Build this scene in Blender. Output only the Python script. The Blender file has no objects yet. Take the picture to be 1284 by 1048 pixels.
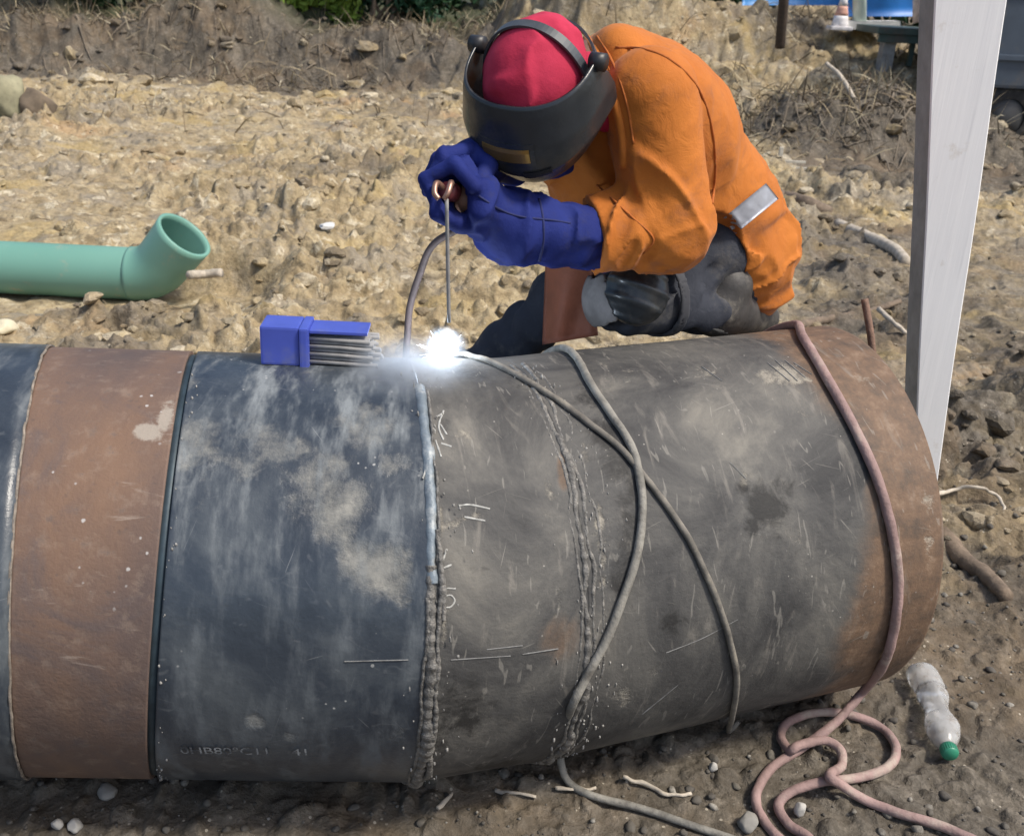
import bpy, bmesh, math, random
import numpy as np
from mathutils import Matrix, Vector

scene = bpy.context.scene
COL = scene.collection
rng = np.random.default_rng(7)
random.seed(7)

# ------------------------------------------------------------------ camera, sky, sun, exposure
W, H, FPX = 1284.0, 1048.0, 1250.0
PITCH, ROLL, CH = 0.41482581, 0.04914625, 1.30713828
CAM = np.array([0.0, 0.0, CH])
cp, sp = math.cos(PITCH), math.sin(PITCH)
AX, AU, AF = np.array([1.0, 0, 0]), np.array([0, sp, cp]), np.array([0, cp, -sp])
cr, sr = math.cos(ROLL), math.sin(ROLL)
c_right, c_up = cr * AX + sr * AU, -sr * AX + cr * AU

cam_d = bpy.data.cameras.new('camera')
cam = bpy.data.objects.new('camera', cam_d)
COL.objects.link(cam)
m = Matrix.Identity(4)
for i in range(3):
    m[i][0], m[i][1], m[i][2], m[i][3] = c_right[i], c_up[i], -AF[i], CAM[i]
cam.matrix_world = m
cam_d.sensor_fit = 'HORIZONTAL'
cam_d.sensor_width = 36
cam_d.lens = FPX / W * 36
cam_d.clip_start, cam_d.clip_end = 0.05, 500
cam_d.dof.use_dof = True
cam_d.dof.focus_distance = 1.75
cam_d.dof.aperture_fstop = 9.0
scene.camera = cam

SUN_DIR = np.array([0.52, -0.22, 0.83])
SUN_DIR = SUN_DIR / np.linalg.norm(SUN_DIR)
world = bpy.data.worlds.new('World')
scene.world = world
world.use_nodes = True
wn = world.node_tree
sky = wn.nodes.new('ShaderNodeTexSky')
sky.sky_type = 'NISHITA'
sky.sun_disc = False
sky.sun_elevation = math.asin(SUN_DIR[2])
sky.sun_rotation = math.atan2(SUN_DIR[0], SUN_DIR[1])
sky.air_density, sky.dust_density, sky.ozone_density = 1.0, 3.0, 1.0
bg = wn.nodes['Background']
bg.inputs['Strength'].default_value = 0.14
wn.links.new(sky.outputs[0], bg.inputs[0])

sun_d = bpy.data.lights.new('sun', 'SUN')
sun_d.energy = 3.1
sun_d.angle = math.radians(8)
sun_d.color = (1.0, 0.93, 0.82)
sun = bpy.data.objects.new('sun', sun_d)
COL.objects.link(sun)
sun.rotation_euler = Vector(SUN_DIR).to_track_quat('Z', 'Y').to_euler()

scene.view_settings.view_transform = 'Standard'
scene.view_settings.look = 'None'
scene.view_settings.gamma = 1
scene.view_settings.use_curve_mapping = False
scene.view_settings.exposure = 0.35
scene.cycles.use_denoising = True
scene.cycles.max_bounces = 8
scene.cycles.volume_bounces = 1
scene.cycles.sample_clamp_indirect = 6


# ------------------------------------------------------------------ rays
def ray(px, py):
    x, y = (px - W / 2) / FPX, -(py - H / 2) / FPX
    d = c_right * x + c_up * y + AF
    return d / np.linalg.norm(d)


def at(px, py, Y):
    d = ray(px, py)
    return CAM + d * (Y / d[1])


def on_plane(px, py, z=0.0):
    d = ray(px, py)
    return CAM + d * ((z - CH) / d[2])


# ------------------------------------------------------------------ noise in numpy
def _hash_u(ix, iy, iz, seed):
    U = np.uint32
    h = ix.astype(np.int32).view(U) * U(374761393)
    h += iy.astype(np.int32).view(U) * U(668265263)
    h += iz.astype(np.int32).view(U) * U(2147483647) + U((seed * 974634541) & 0xFFFFFFFF)
    h ^= h >> U(13); h *= U(1274126177)
    h ^= h >> U(16); h *= U(2246822519)
    h ^= h >> U(15)
    return h


def _hash(ix, iy, iz, seed):
    return (_hash_u(np.atleast_1d(ix), np.atleast_1d(iy), np.atleast_1d(iz), seed) & np.uint32(0xFFFFFF)).astype(np.float32) * np.float32(1 / 0xFFFFFF)


def vnoise(x, y, z=None, seed=0):
    if z is None:
        x0, y0 = np.floor(x), np.floor(y)
        fx, fy = x - x0, y - y0
        fx = fx * fx * fx * (fx * (fx * 6 - 15) + 10)
        fy = fy * fy * fy * (fy * (fy * 6 - 15) + 10)
        zz = np.zeros_like(x0)
        a, b = _hash(x0, y0, zz, seed), _hash(x0 + 1, y0, zz, seed)
        c, d = _hash(x0, y0 + 1, zz, seed), _hash(x0 + 1, y0 + 1, zz, seed)
        return ((a + (b - a) * fx) * (1 - fy) + (c + (d - c) * fx) * fy) * 2 - 1
    z0 = np.floor(z)
    fz = z - z0
    fz = fz * fz * fz * (fz * (fz * 6 - 15) + 10)
    s1, s2 = z0, z0 + 1
    x0, y0 = np.floor(x), np.floor(y)
    fx, fy = x - x0, y - y0
    fx = fx * fx * fx * (fx * (fx * 6 - 15) + 10)
    fy = fy * fy * fy * (fy * (fy * 6 - 15) + 10)
    out = []
    for s in (s1, s2):
        a, b = _hash(x0, y0, s, seed), _hash(x0 + 1, y0, s, seed)
        c, d = _hash(x0, y0 + 1, s, seed), _hash(x0 + 1, y0 + 1, s, seed)
        out.append((a + (b - a) * fx) * (1 - fy) + (c + (d - c) * fx) * fy)
    return (out[0] * (1 - fz) + out[1] * fz) * 2 - 1


def fbm(x, y, z=None, oct=4, seed=0, gain=0.5):
    s, a, f, n = 0, 1.0, 1.0, 0.0
    for o in range(oct):
        s = s + a * vnoise(x * f, y * f, None if z is None else z * f, seed + o * 17)
        n += a
        a *= gain
        f *= 2.03
    return s / n


def bumps(x, y, cell, seed, fill=0.8):
    """rounded, faceted lumps: the tallest dome among the neighbouring cells (unit height)"""
    u, v = x / cell, y / cell
    iu, iv = np.floor(u), np.floor(v)
    best = np.zeros_like(u)
    zero = np.zeros_like(iu)
    U = np.uint32; k10 = np.float32(1 / 1023)
    for du in (-1, 0, 1):
        for dv in (-1, 0, 1):
            cu, cv = iu + du, iv + dv
            h1 = _hash_u(cu, cv, zero, seed); h2 = _hash_u(cu, cv, zero + 1, seed)
            g = lambda h, s: ((h >> U(s)) & U(1023)).astype(np.float32) * k10
            jx, jy, r = g(h1, 0), g(h1, 10), 0.28 + 0.5 * g(h1, 20)
            sx, tx, ty = 0.7 + 0.7 * g(h2, 0), g(h2, 10) - .5, g(h2, 20) - .5
            keep = ((h1 >> U(30)).astype(np.float32) * 4 + (h2 >> U(30)).astype(np.float32) + .5) / 16 < fill
            ax, ay = (u - cu - jx) * sx, (v - cv - jy) / sx
            d2 = (ax * ax + ay * ay) / (r * r)
            h = np.minimum(np.sqrt(np.clip(1 - d2, 0, 1)), 0.62 + tx * ax * 3 + ty * ay * 3) * r
            best = np.maximum(best, np.where(keep, h, 0))
    return best


def sstep(a, b, x):
    t = np.clip((x - a) / (b - a), 0, 1)
    return t * t * (3 - 2 * t)


# ------------------------------------------------------------------ mesh helpers
def new_mesh(name, verts, faces, smooth=True):
    """faces: list of int arrays (k,3) / (k,4)"""
    me = bpy.data.meshes.new(name)
    verts = np.asarray(verts, dtype=np.float32)
    if not isinstance(faces, (list, tuple)):
        faces = [faces]
    faces = [np.asarray(f, dtype=np.int32) for f in faces if len(f)]
    me.vertices.add(len(verts))
    me.vertices.foreach_set('co', verts.ravel())
    loops = np.concatenate([f.ravel() for f in faces])
    me.loops.add(len(loops))
    me.loops.foreach_set('vertex_index', loops)
    tot = np.concatenate([np.full(len(f), f.shape[1], np.int32) for f in faces])
    st = np.concatenate([[0], np.cumsum(tot)[:-1]]).astype(np.int32)
    me.polygons.add(len(tot))
    me.polygons.foreach_set('loop_start', st)
    me.polygons.foreach_set('loop_total', tot)
    me.polygons.foreach_set('use_smooth', np.full(len(tot), smooth, bool))
    me.update(calc_edges=True)
    me.validate()
    return me


def attr(me, name, vals):
    a = me.attributes.new(name, 'FLOAT', 'POINT')
    a.data.foreach_set('value', np.asarray(vals, np.float32))


def base_of(p):
    b = np.zeros(3)
    while p is not None:
        b += np.array(p.location)
        p = p.parent
    return b


def link(name, me, mat=None, parent=None):
    """mesh given in world coordinates; shifted so that it sits right under its parent"""
    o = bpy.data.objects.new(name, me)
    COL.objects.link(o)
    if mat is not None and len(me.materials) == 0:
        me.materials.append(mat)
    if parent is not None:
        o.parent = parent
        b = base_of(parent)
        if np.abs(b).max() > 0:
            me.transform(Matrix.Translation([-x for x in b]))
    return o


def tag(o, label=None, cat=None, group=None, kind=None):
    if label: o['label'] = label
    if cat: o['category'] = cat
    if group: o['group'] = group
    if kind: o['kind'] = kind
    return o


def thing(name, label, cat, loc, group=None):
    o = bpy.data.objects.new(name, None)
    COL.objects.link(o)
    o.location = [float(v) for v in loc]
    o.empty_display_size = 0.1
    return tag(o, label, cat, group)


def single(name, me, mat, label, cat, group=None, loc=None):
    """a thing that is one mesh: origin moved to its base"""
    if loc is None:
        v = np.zeros(len(me.vertices) * 3, np.float32)
        me.vertices.foreach_get('co', v)
        v = v.reshape(-1, 3)
        loc = [v[:, 0].mean(), v[:, 1].mean(), v[:, 2].min()]
    me.transform(Matrix.Translation([-float(x) for x in loc]))
    o = bpy.data.objects.new(name, me)
    COL.objects.link(o)
    o.location = [float(v) for v in loc]
    if mat is not None:
        me.materials.append(mat)
    return tag(o, label, cat, group)


def cat_rom(pts, n=8):
    P = np.asarray(pts, float)
    P = np.vstack([2 * P[0] - P[1], P, 2 * P[-1] - P[-2]])
    out = []
    for i in range(1, len(P) - 2):
        for t in np.linspace(0, 1, n, endpoint=False):
            a, b, c, d = P[i - 1], P[i], P[i + 1], P[i + 2]
            out.append(0.5 * ((2 * b) + (c - a) * t + (2 * a - 5 * b + 4 * c - d) * t * t + (3 * b - a - 3 * c + d) * t ** 3))
    out.append(P[-2])
    return np.array(out)


def tube(pts, r, sides=10, closed=False, caps=True, wob=0.0, seed=0):
    P = np.asarray(pts, float)
    n = len(P)
    r = np.full(n, r) if np.isscalar(r) else np.asarray(r, float)
    T = np.gradient(P, axis=0)
    if closed:
        T = np.roll(P, -1, 0) - np.roll(P, 1, 0)
    T /= np.linalg.norm(T, axis=1, keepdims=True) + 1e-12
    up = np.array([0, 0, 1.0]) if abs(T[0][2]) < 0.9 else np.array([1.0, 0, 0])
    N = np.cross(T[0], up)
    N /= np.linalg.norm(N)
    V = []
    ang = np.linspace(0, 2 * np.pi, sides, endpoint=False)
    for i in range(n):
        N = N - T[i] * (N @ T[i])
        N /= np.linalg.norm(N)
        B = np.cross(T[i], N)
        rr = r[i]
        ring = P[i] + rr * (np.cos(ang)[:, None] * N + np.sin(ang)[:, None] * B)
        V.append(ring)
    V = np.array(V)
    if wob:
        q = V.reshape(-1, 3)
        q += wob * np.stack([vnoise(q[:, 0] * 60, q[:, 1] * 60, q[:, 2] * 60, seed + k) for k in range(3)], 1)
        V = q.reshape(n, sides, 3)
    V = V.reshape(-1, 3)
    F = []
    m_ = n if closed else n - 1
    for i in range(m_):
        j = (i + 1) % n
        for k in range(sides):
            l = (k + 1) % sides
            F.append((i * sides + k, i * sides + l, j * sides + l, j * sides + k))
    faces = [np.array(F)]
    if caps and not closed:
        V = np.vstack([V, P[0], P[-1]])
        a, b = n * sides, n * sides + 1
        faces.append(np.array([(a, (k + 1) % sides, k) for k in range(sides)] + [(b, (n - 1) * sides + k, (n - 1) * sides + (k + 1) % sides) for k in range(sides)]))
    return V, faces


class MB:
    """collects shapes into one mesh"""
    def __init__(s):
        s.v, s.f, s.n = [], [], 0

    def add(s, v, faces):
        v = np.asarray(v, float)
        if not isinstance(faces, (list, tuple)): faces = [faces]
        for f in faces:
            if len(f): s.f.append(np.asarray(f) + s.n)
        s.v.append(v)
        s.n += len(v)
        return s

    def tube(s, *a, **k):
        return s.add(*tube(*a, **k))

    def box(s, c, size, R=None, bev=0.0):
        v, f = box(c, size, R, bev)
        return s.add(v, f)

    def mesh(s, name, smooth=True):
        tri = [f for f in s.f if f.shape[1] == 3]
        quad = [f for f in s.f if f.shape[1] == 4]
        fs = []
        if tri: fs.append(np.concatenate(tri))
        if quad: fs.append(np.concatenate(quad))
        return new_mesh(name, np.concatenate(s.v), fs, smooth)


def box(c, size, R=None, bev=0.0):
    bm = bmesh.new()
    bmesh.ops.create_cube(bm, size=1)
    for v in bm.verts:
        v.co = Vector((v.co.x * size[0], v.co.y * size[1], v.co.z * size[2]))
    if bev > 0:
        bmesh.ops.bevel(bm, geom=list(bm.edges), offset=bev, segments=2, affect='EDGES', profile=0.7)
    bmesh.ops.triangulate(bm, faces=[f for f in bm.faces if len(f.verts) > 4])
    bm.verts.index_update()
    V = np.array([v.co[:] for v in bm.verts])
    tri = [[v.index for v in f.verts] for f in bm.faces if len(f.verts) == 3]
    quad = [[v.index for v in f.verts] for f in bm.faces if len(f.verts) == 4]
    bm.free()
    if R is not None:
        V = V @ np.asarray(R, float).T
    V = V + np.asarray(c, float)
    return V, [np.array(x) for x in (tri, quad) if len(x)]


def frame(x=None, z=None, y=None):
    """rotation whose columns are x, y, z: built from two given axes"""
    nz = lambda a: np.asarray(a, float) / np.linalg.norm(a)
    if x is not None and z is not None:
        x = nz(x); z = nz(z - x * (x @ np.asarray(z, float))); y = np.cross(z, x)
    elif y is not None and z is not None:
        y = nz(y); z = nz(z - y * (y @ np.asarray(z, float))); x = np.cross(y, z)
    return np.stack([x, y, z], 1)


def ico(sub=1):
    bm = bmesh.new()
    bmesh.ops.create_icosphere(bm, subdivisions=sub, radius=1)
    bm.verts.index_update()
    V = np.array([v.co[:] for v in bm.verts])
    F = np.array([[v.index for v in f.verts] for f in bm.faces])
    bm.free()
    return V, F


ICO1, ICO2, ICO3 = ico(1), ico(2), ico(3)


def rock(c, size, seed, base=ICO3, rough=0.35, flat=0.75):
    V, F = base
    q = V + seed * 3.7
    d = 1 + rough * fbm(q[:, 0] * 1.3, q[:, 1] * 1.3, q[:, 2] * 1.3, 3, seed)
    # a few cutting planes give facets
    r = np.random.default_rng(seed)
    V = V * d[:, None]
    for k in range(6):
        n = r.normal(size=3); n /= np.linalg.norm(n)
        h = 0.6 + 0.25 * r.random()
        e = V @ n - h
        V = V - np.outer(np.clip(e, 0, None) * 0.85, n)
    V = V * np.asarray(size) * np.array([1, 1, flat])
    a = r.random() * 6.28
    Rz = np.array([[math.cos(a), -math.sin(a), 0], [math.sin(a), math.cos(a), 0], [0, 0, 1]])
    return V @ Rz.T + np.asarray(c), [F]


# ------------------------------------------------------------------ implicit surfaces (cloth, body, gloves)
class Field:
    def __init__(s, lo, hi, h):
        s.lo = np.asarray(lo, float); s.h = h
        s.n = np.ceil((np.asarray(hi) - s.lo) / h).astype(int) + 1
        g = [s.lo[i] + np.arange(s.n[i]) * h for i in range(3)]
        s.X, s.Y, s.Z = [a.astype(np.float32) for a in np.meshgrid(*g, indexing='ij')]

    def cap(s, a, b, ra, rb):
        a, b = np.asarray(a, np.float32), np.asarray(b, np.float32)
        d = b - a
        px, py, pz = s.X - a[0], s.Y - a[1], s.Z - a[2]
        t = np.clip((px * d[0] + py * d[1] + pz * d[2]) / max(float(d @ d), 1e-9), 0, 1)
        return np.sqrt((px - t * d[0]) ** 2 + (py - t * d[1]) ** 2 + (pz - t * d[2]) ** 2) - (ra + (rb - ra) * t)

    def ell(s, c, r, R=np.eye(3)):
        """ellipsoid, approximate distance; R columns are its axes"""
        p = [s.X - c[0], s.Y - c[1], s.Z - c[2]]
        q = [sum(p[j] * R[j, i] for j in range(3)) / r[i] for i in range(3)]
        k0 = np.sqrt(q[0] ** 2 + q[1] ** 2 + q[2] ** 2)
        return (k0 - 1) * min(r)

    def rbox(s, c, half, R, rad):
        p = [s.X - c[0], s.Y - c[1], s.Z - c[2]]
        q = [np.abs(sum(p[j] * R[j, i] for j in range(3))) - (half[i] - rad) for i in range(3)]
        out = np.sqrt(sum(np.maximum(k, 0) ** 2 for k in q))
        return out + np.minimum(np.maximum(np.maximum(q[0], q[1]), q[2]), 0) - rad

    def plane(s, p, n):
        n = np.asarray(n, float); n = n / np.linalg.norm(n)
        return (s.X - p[0]) * n[0] + (s.Y - p[1]) * n[1] + (s.Z - p[2]) * n[2]

    def along(s, p, d):
        return s.plane(p, d)

    def mesh(s, name, D):
        V, F = surface_nets(D, s.lo, s.h)
        return new_mesh(name, V, [F])


def smin(a, b, k):
    h = np.clip(0.5 + 0.5 * (b - a) / k, 0, 1)
    return b + (a - b) * h - k * h * (1 - h)


def surface_nets(D, lo, h):
    nx, ny, nz = D.shape
    S = D < 0
    corners = [(i, j, k) for i in (0, 1) for j in (0, 1) for k in (0, 1)]
    cnt = np.zeros((nx - 1, ny - 1, nz - 1), np.int8)
    for i, j, k in corners:
        cnt += S[i:nx - 1 + i, j:ny - 1 + j, k:nz - 1 + k]
    act = (cnt > 0) & (cnt < 8)
    ci, cj, ck = np.nonzero(act)
    idx = np.full(act.shape, -1, np.int64)
    idx[ci, cj, ck] = np.arange(len(ci))
    acc = np.zeros((len(ci), 3)); num = np.zeros(len(ci))
    edges = []
    for a in range(3):
        o = [b for b in range(3) if b != a]
        for u in (0, 1):
            for v in (0, 1):
                c0 = [0, 0, 0]; c0[o[0]] = u; c0[o[1]] = v
                c1 = list(c0); c1[a] = 1
                edges.append((a, c0, c1))
    for a, c0, c1 in edges:
        d0 = D[ci + c0[0], cj + c0[1], ck + c0[2]]
        d1 = D[ci + c1[0], cj + c1[1], ck + c1[2]]
        x = (d0 < 0) != (d1 < 0)
        t = np.where(x, d0 / np.where(x, d0 - d1, 1), 0)
        p = np.stack([np.full(len(ci), float(c)) for c in c0], 1)
        p[:, a] += t
        acc += p * x[:, None]
        num += x
    V = (acc / num[:, None] + np.stack([ci, cj, ck], 1)) * h + lo
    quads = []
    for a in range(3):
        sl0 = [slice(None)] * 3; sl1 = [slice(None)] * 3
        sl0[a] = slice(0, -1); sl1[a] = slice(1, None)
        x = S[tuple(sl0)] != S[tuple(sl1)]
        e = np.array(np.nonzero(x)).T
        o = [(a + 1) % 3, (a + 2) % 3]
        ok = (e[:, o[0]] > 0) & (e[:, o[1]] > 0) & (e[:, o[0]] < D.shape[o[0]] - 1) & (e[:, o[1]] < D.shape[o[1]] - 1)
        e = e[ok]
        q = []
        for du, dv in ((0, 0), (-1, 0), (-1, -1), (0, -1)):
            c = e.copy(); c[:, o[0]] += du; c[:, o[1]] += dv
            q.append(idx[c[:, 0], c[:, 1], c[:, 2]])
        q = np.stack(q, 1)
        inside = S[e[:, 0], e[:, 1], e[:, 2]]
        q[~inside] = q[~inside][:, ::-1]
        quads.append(q)
    return V, np.concatenate(quads)


# ------------------------------------------------------------------ materials
class Mat:
    def __init__(s, name, color=(0.5, 0.5, 0.5), rough=0.6, metal=0.0, spec=0.5):
        s.m = bpy.data.materials.new(name)
        s.m.use_nodes = True
        s.t = s.m.node_tree
        s.b = s.t.nodes['Principled BSDF']
        s.set('Base Color', color); s.set('Roughness', rough); s.set('Metallic', metal); s.set('Specular IOR Level', spec)
        s._co = None

    def val(s, v):
        return v

    def put(s, inp, v):
        if hasattr(v, 'is_output') or isinstance(v, bpy.types.NodeSocket):
            s.t.links.new(v, inp)
        elif isinstance(v, (tuple, list)) and len(v) == 3 and inp.type == 'RGBA':
            inp.default_value = (*v, 1)
        else:
            inp.default_value = v

    def set(s, k, v):
        s.put(s.b.inputs[k], v)

    def co(s):
        if s._co is None:
            s._co = s.t.nodes.new('ShaderNodeTexCoord').outputs['Object']
        return s._co

    def uv(s):
        return s.t.nodes.new('ShaderNodeTexCoord').outputs['UV']

    def map(s, vec, scale):
        n = s.t.nodes.new('ShaderNodeMapping')
        s.t.links.new(vec, n.inputs['Vector'])
        n.inputs['Scale'].default_value = scale
        return n.outputs[0]

    def noise(s, scale, detail=4, rough=0.55, vec=None, dist=0.0, typ=None):
        n = s.t.nodes.new('ShaderNodeTexNoise')
        if typ: n.noise_type = typ
        s.t.links.new(vec if vec is not None else s.co(), n.inputs['Vector'])
        n.inputs['Scale'].default_value = scale; n.inputs['Detail'].default_value = detail
        n.inputs['Roughness'].default_value = rough; n.inputs['Distortion'].default_value = dist
        return n.outputs['Fac']

    def voro(s, scale, feature='F1', vec=None, out='Distance'):
        n = s.t.nodes.new('ShaderNodeTexVoronoi')
        n.feature = feature
        s.t.links.new(vec if vec is not None else s.co(), n.inputs['Vector'])
        n.inputs['Scale'].default_value = scale
        return n.outputs[out]

    def attr(s, name):
        n = s.t.nodes.new('ShaderNodeAttribute')
        n.attribute_name = name
        return n.outputs['Fac']

    def math(s, op, a, b=0.0, c=0.0):
        n = s.t.nodes.new('ShaderNodeMath')
        n.operation = op
        s.put(n.inputs[0], a); s.put(n.inputs[1], b); s.put(n.inputs[2], c)
        return n.outputs[0]

    def rng(s, v, a, b, c=0.0, d=1.0):
        n = s.t.nodes.new('ShaderNodeMapRange')
        n.interpolation_type = 'SMOOTHSTEP'
        s.put(n.inputs[0], v)
        for i, q in enumerate((a, b, c, d)): s.put(n.inputs[1 + i], q)
        return n.outputs[0]

    def mix(s, f, a, b, blend='MIX'):
        n = s.t.nodes.new('ShaderNodeMix')
        n.data_type = 'RGBA'; n.blend_type = blend
        s.put(n.inputs['Factor'], f)
        s.put(n.inputs[6], a); s.put(n.inputs[7], b)
        return n.outputs[2]

    def ramp(s, f, stops):
        n = s.t.nodes.new('ShaderNodeValToRGB')
        e = n.color_ramp.elements
        while len(e) < len(stops): e.new(0.5)
        for el, (p, c) in zip(e, stops):
            el.position = p; el.color = (*c, 1)
        s.put(n.inputs[0], f)
        return n.outputs[0]

    def hair(s, uv, ang, along, across, lo, hi):
        n = s.t.nodes.new('ShaderNodeMapping')
        s.t.links.new(uv, n.inputs['Vector'])
        n.inputs['Rotation'].default_value = (0, 0, ang)
        n2 = s.t.nodes.new('ShaderNodeMapping')
        s.t.links.new(n.outputs[0], n2.inputs['Vector'])
        n2.inputs['Scale'].default_value = (along, across, 1)
        f = s.noise(1.0, 2, 0.5, n2.outputs[0], 0.3)
        return s.rng(f, lo, hi)

    def bump(s, h, strength=0.5, dist=0.01, nrm=None):
        n = s.t.nodes.new('ShaderNodeBump')
        s.put(n.inputs['Height'], h)
        n.inputs['Strength'].default_value = strength; n.inputs['Distance'].default_value = dist
        if nrm is not None: s.t.links.new(nrm, n.inputs['Normal'])
        s.t.links.new(n.outputs[0], s.b.inputs['Normal'])
        return n.outputs[0]


def simple(name, color, rough=0.6, metal=0.0, var=0.25, scale=12.0, bump=0.0, bscale=60.0, dirt=None, spec=0.5):
    M = Mat(name, color, rough, metal, spec)
    n = M.noise(scale, 5, 0.6)
    lo, hi = tuple(c * (1 - var) for c in color), tuple(min(1, c * (1 + var)) for c in color)
    c = M.ramp(n, [(0.3, lo), (0.7, hi)])
    if dirt:
        d = M.noise(scale * 0.7, 8, 0.7)
        c = M.mix(M.rng(d, 0.5, 0.68), c, dirt)
    M.set('Base Color', c)
    if bump:
        M.bump(M.noise(bscale, 4, 0.6), bump, 0.004)
    return M.m


# ================================================================== GROUND
LM = lambda a, b, v: sstep(a, b, v)


GREEN_Z = float(at(100, 340, 4.35)[2])


def height(x, y, fine=True):
    x = np.asarray(x, float); y = np.asarray(y, float)
    z = np.zeros_like(x)
    wob = 0.6 * fbm(x * 0.35, y * 0.35, None, 3, 5)
    # spoil heap at the back left, levelling out behind
    yl = 11.9 + wob
    left = LM(1.2, -0.6, x + 0.4 * wob)
    z = z + left * (0.50 * LM(yl, yl + 0.9, y) + 0.10 * LM(yl + 1.0, yl + 3.0, y) + 0.75 * np.exp(-(((x + 3.9) / 0.75) ** 2 + ((y - 13.5) / 0.6) ** 2)) + 0.3 * np.exp(-(((x + 6.3) / 0.7) ** 2 + ((y - 13.6) / 0.6) ** 2)))
    # yellow bank behind the man, rising out of the picture
    mid = LM(-0.9, 0.6, x + 0.4 * wob) * LM(4.3, 3.5, x)
    z = z + mid * (0.45 * LM(9.6 + wob, 11.4 + wob, y) + (1.25 - 0.75 * LM(1.5, 2.2, x)) * LM(11.6 + wob, 12.6 + wob, y))
    # terrace at the back right, where the stall stands
    right = LM(3.4, 4.2, x)
    z = z + right * (0.62 * LM(10.2 + wob, 11.6 + wob, y))
    # dark heap of dug roots
    z = z + 0.42 * np.exp(-(((x - 2.95) / 0.95) ** 2 + ((y - 9.3) / 0.6) ** 2) ** 1.5)
    z = z + 0.22 * np.exp(-(((x - 4.1) / 0.7) ** 2 + ((y - 9.6) / 0.6) ** 2))
    # low ridges and wheel ruts in the mud on the right
    z = z + 0.10 * np.exp(-((y - 6.9 - 0.5 * (2.2 - x) + 0.25 * np.sin(x * 3)) / 0.22) ** 2) * LM(1.2, 1.8, x) * LM(3.9, 3.2, x)
    z = z + 0.07 * np.exp(-((y - 2.95 - 0.3 * (x - 1.1)) / 0.16) ** 2) * LM(0.95, 1.2, x) * LM(2.8, 2.2, x)
    z = z + 0.05 * np.exp(-((y - 2.35 - 0.2 * (x - 1.1)) / 0.1) ** 2) * LM(0.85, 1.05, x)
    if not fine:
        return z
    back = LM(2.2, 3.4, y + 0.7 * LM(0.9, 1.3, x))          # how churned the mud is
    heap = np.clip(z / 0.3, 0, 1.4) * LM(8.0, 9.5, y)
    z = z + (0.012 + 0.045 * back) * fbm(x * 1.1, y * 1.1, None, 4, 3)
    patch = sstep(-0.25, 0.35, fbm(x * 0.8 + 9, y * 0.8, None, 3, 41))
    wx, wy = x + 0.05 * fbm(x * 4, y * 4, None, 2, 77), y + 0.05 * fbm(x * 4, y * 4, None, 2, 78)
    z = z + back * ((0.0 + 0.12 * patch) * bumps(wx, wy, 0.36, 11, 0.35) + (0.012 + 0.085 * patch) * bumps(wx, wy, 0.17, 12, 0.45) + (0.012 + 0.05 * patch) * bumps(wx, wy, 0.085, 13, 0.5) + (0.006 + 0.02 * patch) * bumps(wx, wy, 0.043, 14, 0.5))
    z = z + back * 0.016 * (1 - np.abs(fbm(x * 9, y * 9, None, 3, 23)) * 2)
    dr = fbm(x * 2.4 + 0.8 * y, y * 5.5 - 0.9 * x, None, 4, 27)
    z = z + back * (0.02 + 0.05 * patch) * np.clip(1 - 3 * np.abs(dr), 0, 1) ** 1.5
    z = z + back * 0.03 * fbm(x * 4.2, y * 4.2, None, 5, 29, 0.62)
    z = z + 0.10 * heap * bumps(wx, wy, 0.6, 15, 0.6) + 0.07 * heap * bumps(wx, wy, 0.22, 16, 0.6) + 0.16 * heap * fbm(x * 2.6, y * 2.6, None, 6, 33, 0.62)
    front = 1 - back
    z = z + front * (0.006 * fbm(x * 9, y * 9, None, 4, 6) + 0.02 * bumps(wx, wy, 0.07, 18, 0.3) + 0.022 * bumps(wx, wy, 0.035, 19, 0.45))
    # the green pipe lies pressed into the mud
    tr = LM(.30, .12, y - 4.33) * LM(-.75, -.28, y - 4.33) * LM(-0.95, -1.25, x)
    z = z * (1 - tr) + tr * (GREEN_Z - 0.122 + 0.02 * fbm(x * 9, y * 9, None, 3, 71))
    return z


def zg(x, y):
    return float(height(np.array([x]), np.array([y]))[0])


def darkness(x, y):
    """dark topsoil (1) rather than yellow clay (0); on the right also painted-in shade"""
    n = fbm(x * 0.7, y * 0.7, None, 4, 91)
    n2 = fbm(x * 3.0, y * 3.0, None, 4, 93)
    d = LM(2.35, 1.9, y + 0.12 * n2 - 0.25 * LM(0.9, 1.6, x)) * (1 - 0.35 * LM(0.7, 1.3, x))
    d = np.maximum(d, LM(-0.2, -1.2, x + 0.6 * n) * LM(11.2, 12.4, y + 0.5 * n + 0.5 * n2))
    d = np.maximum(d, LM(0.5, -0.5, x + 0.6 * n) * LM(11.6, 12.4, y + 0.5 * n) * 0.75)
    d = np.maximum(d, LM(1.35, 0.75, ((x - 3.2) / 1.25) ** 2 + ((y - 9.25) / 0.75) ** 2 + 0.4 * n2))
    d = np.maximum(d, 0.8 * LM(1.6, 2.6, x) * LM(6.6, 8.0, y + 0.5 * n2) * LM(11.0, 9.6, y))
    d = np.maximum(d, 0.55 * LM(4.2, 5.0, x) * LM(8.0, 9.0, y))
    d = np.maximum(d, 0.55 * LM(0.12, 0.45, n + 0.4 * n2) * LM(2.2, 3.0, y) * LM(-0.5, 1.2, x))
    d = np.maximum(d, 0.5 * LM(0.12, 0.45, n + 0.6 * n2) * LM(2.2, 3.0, y))
    d = np.maximum(d, (0.62 + 0.4 * n2) * LM(0.85, 1.25, x - 0.10 * (y - 2.3)) * LM(8.0, 5.0, y))  # right side: muddier soil, with its shadow painted in as darker soil
    return np.clip(d, 0, 1)


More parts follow.
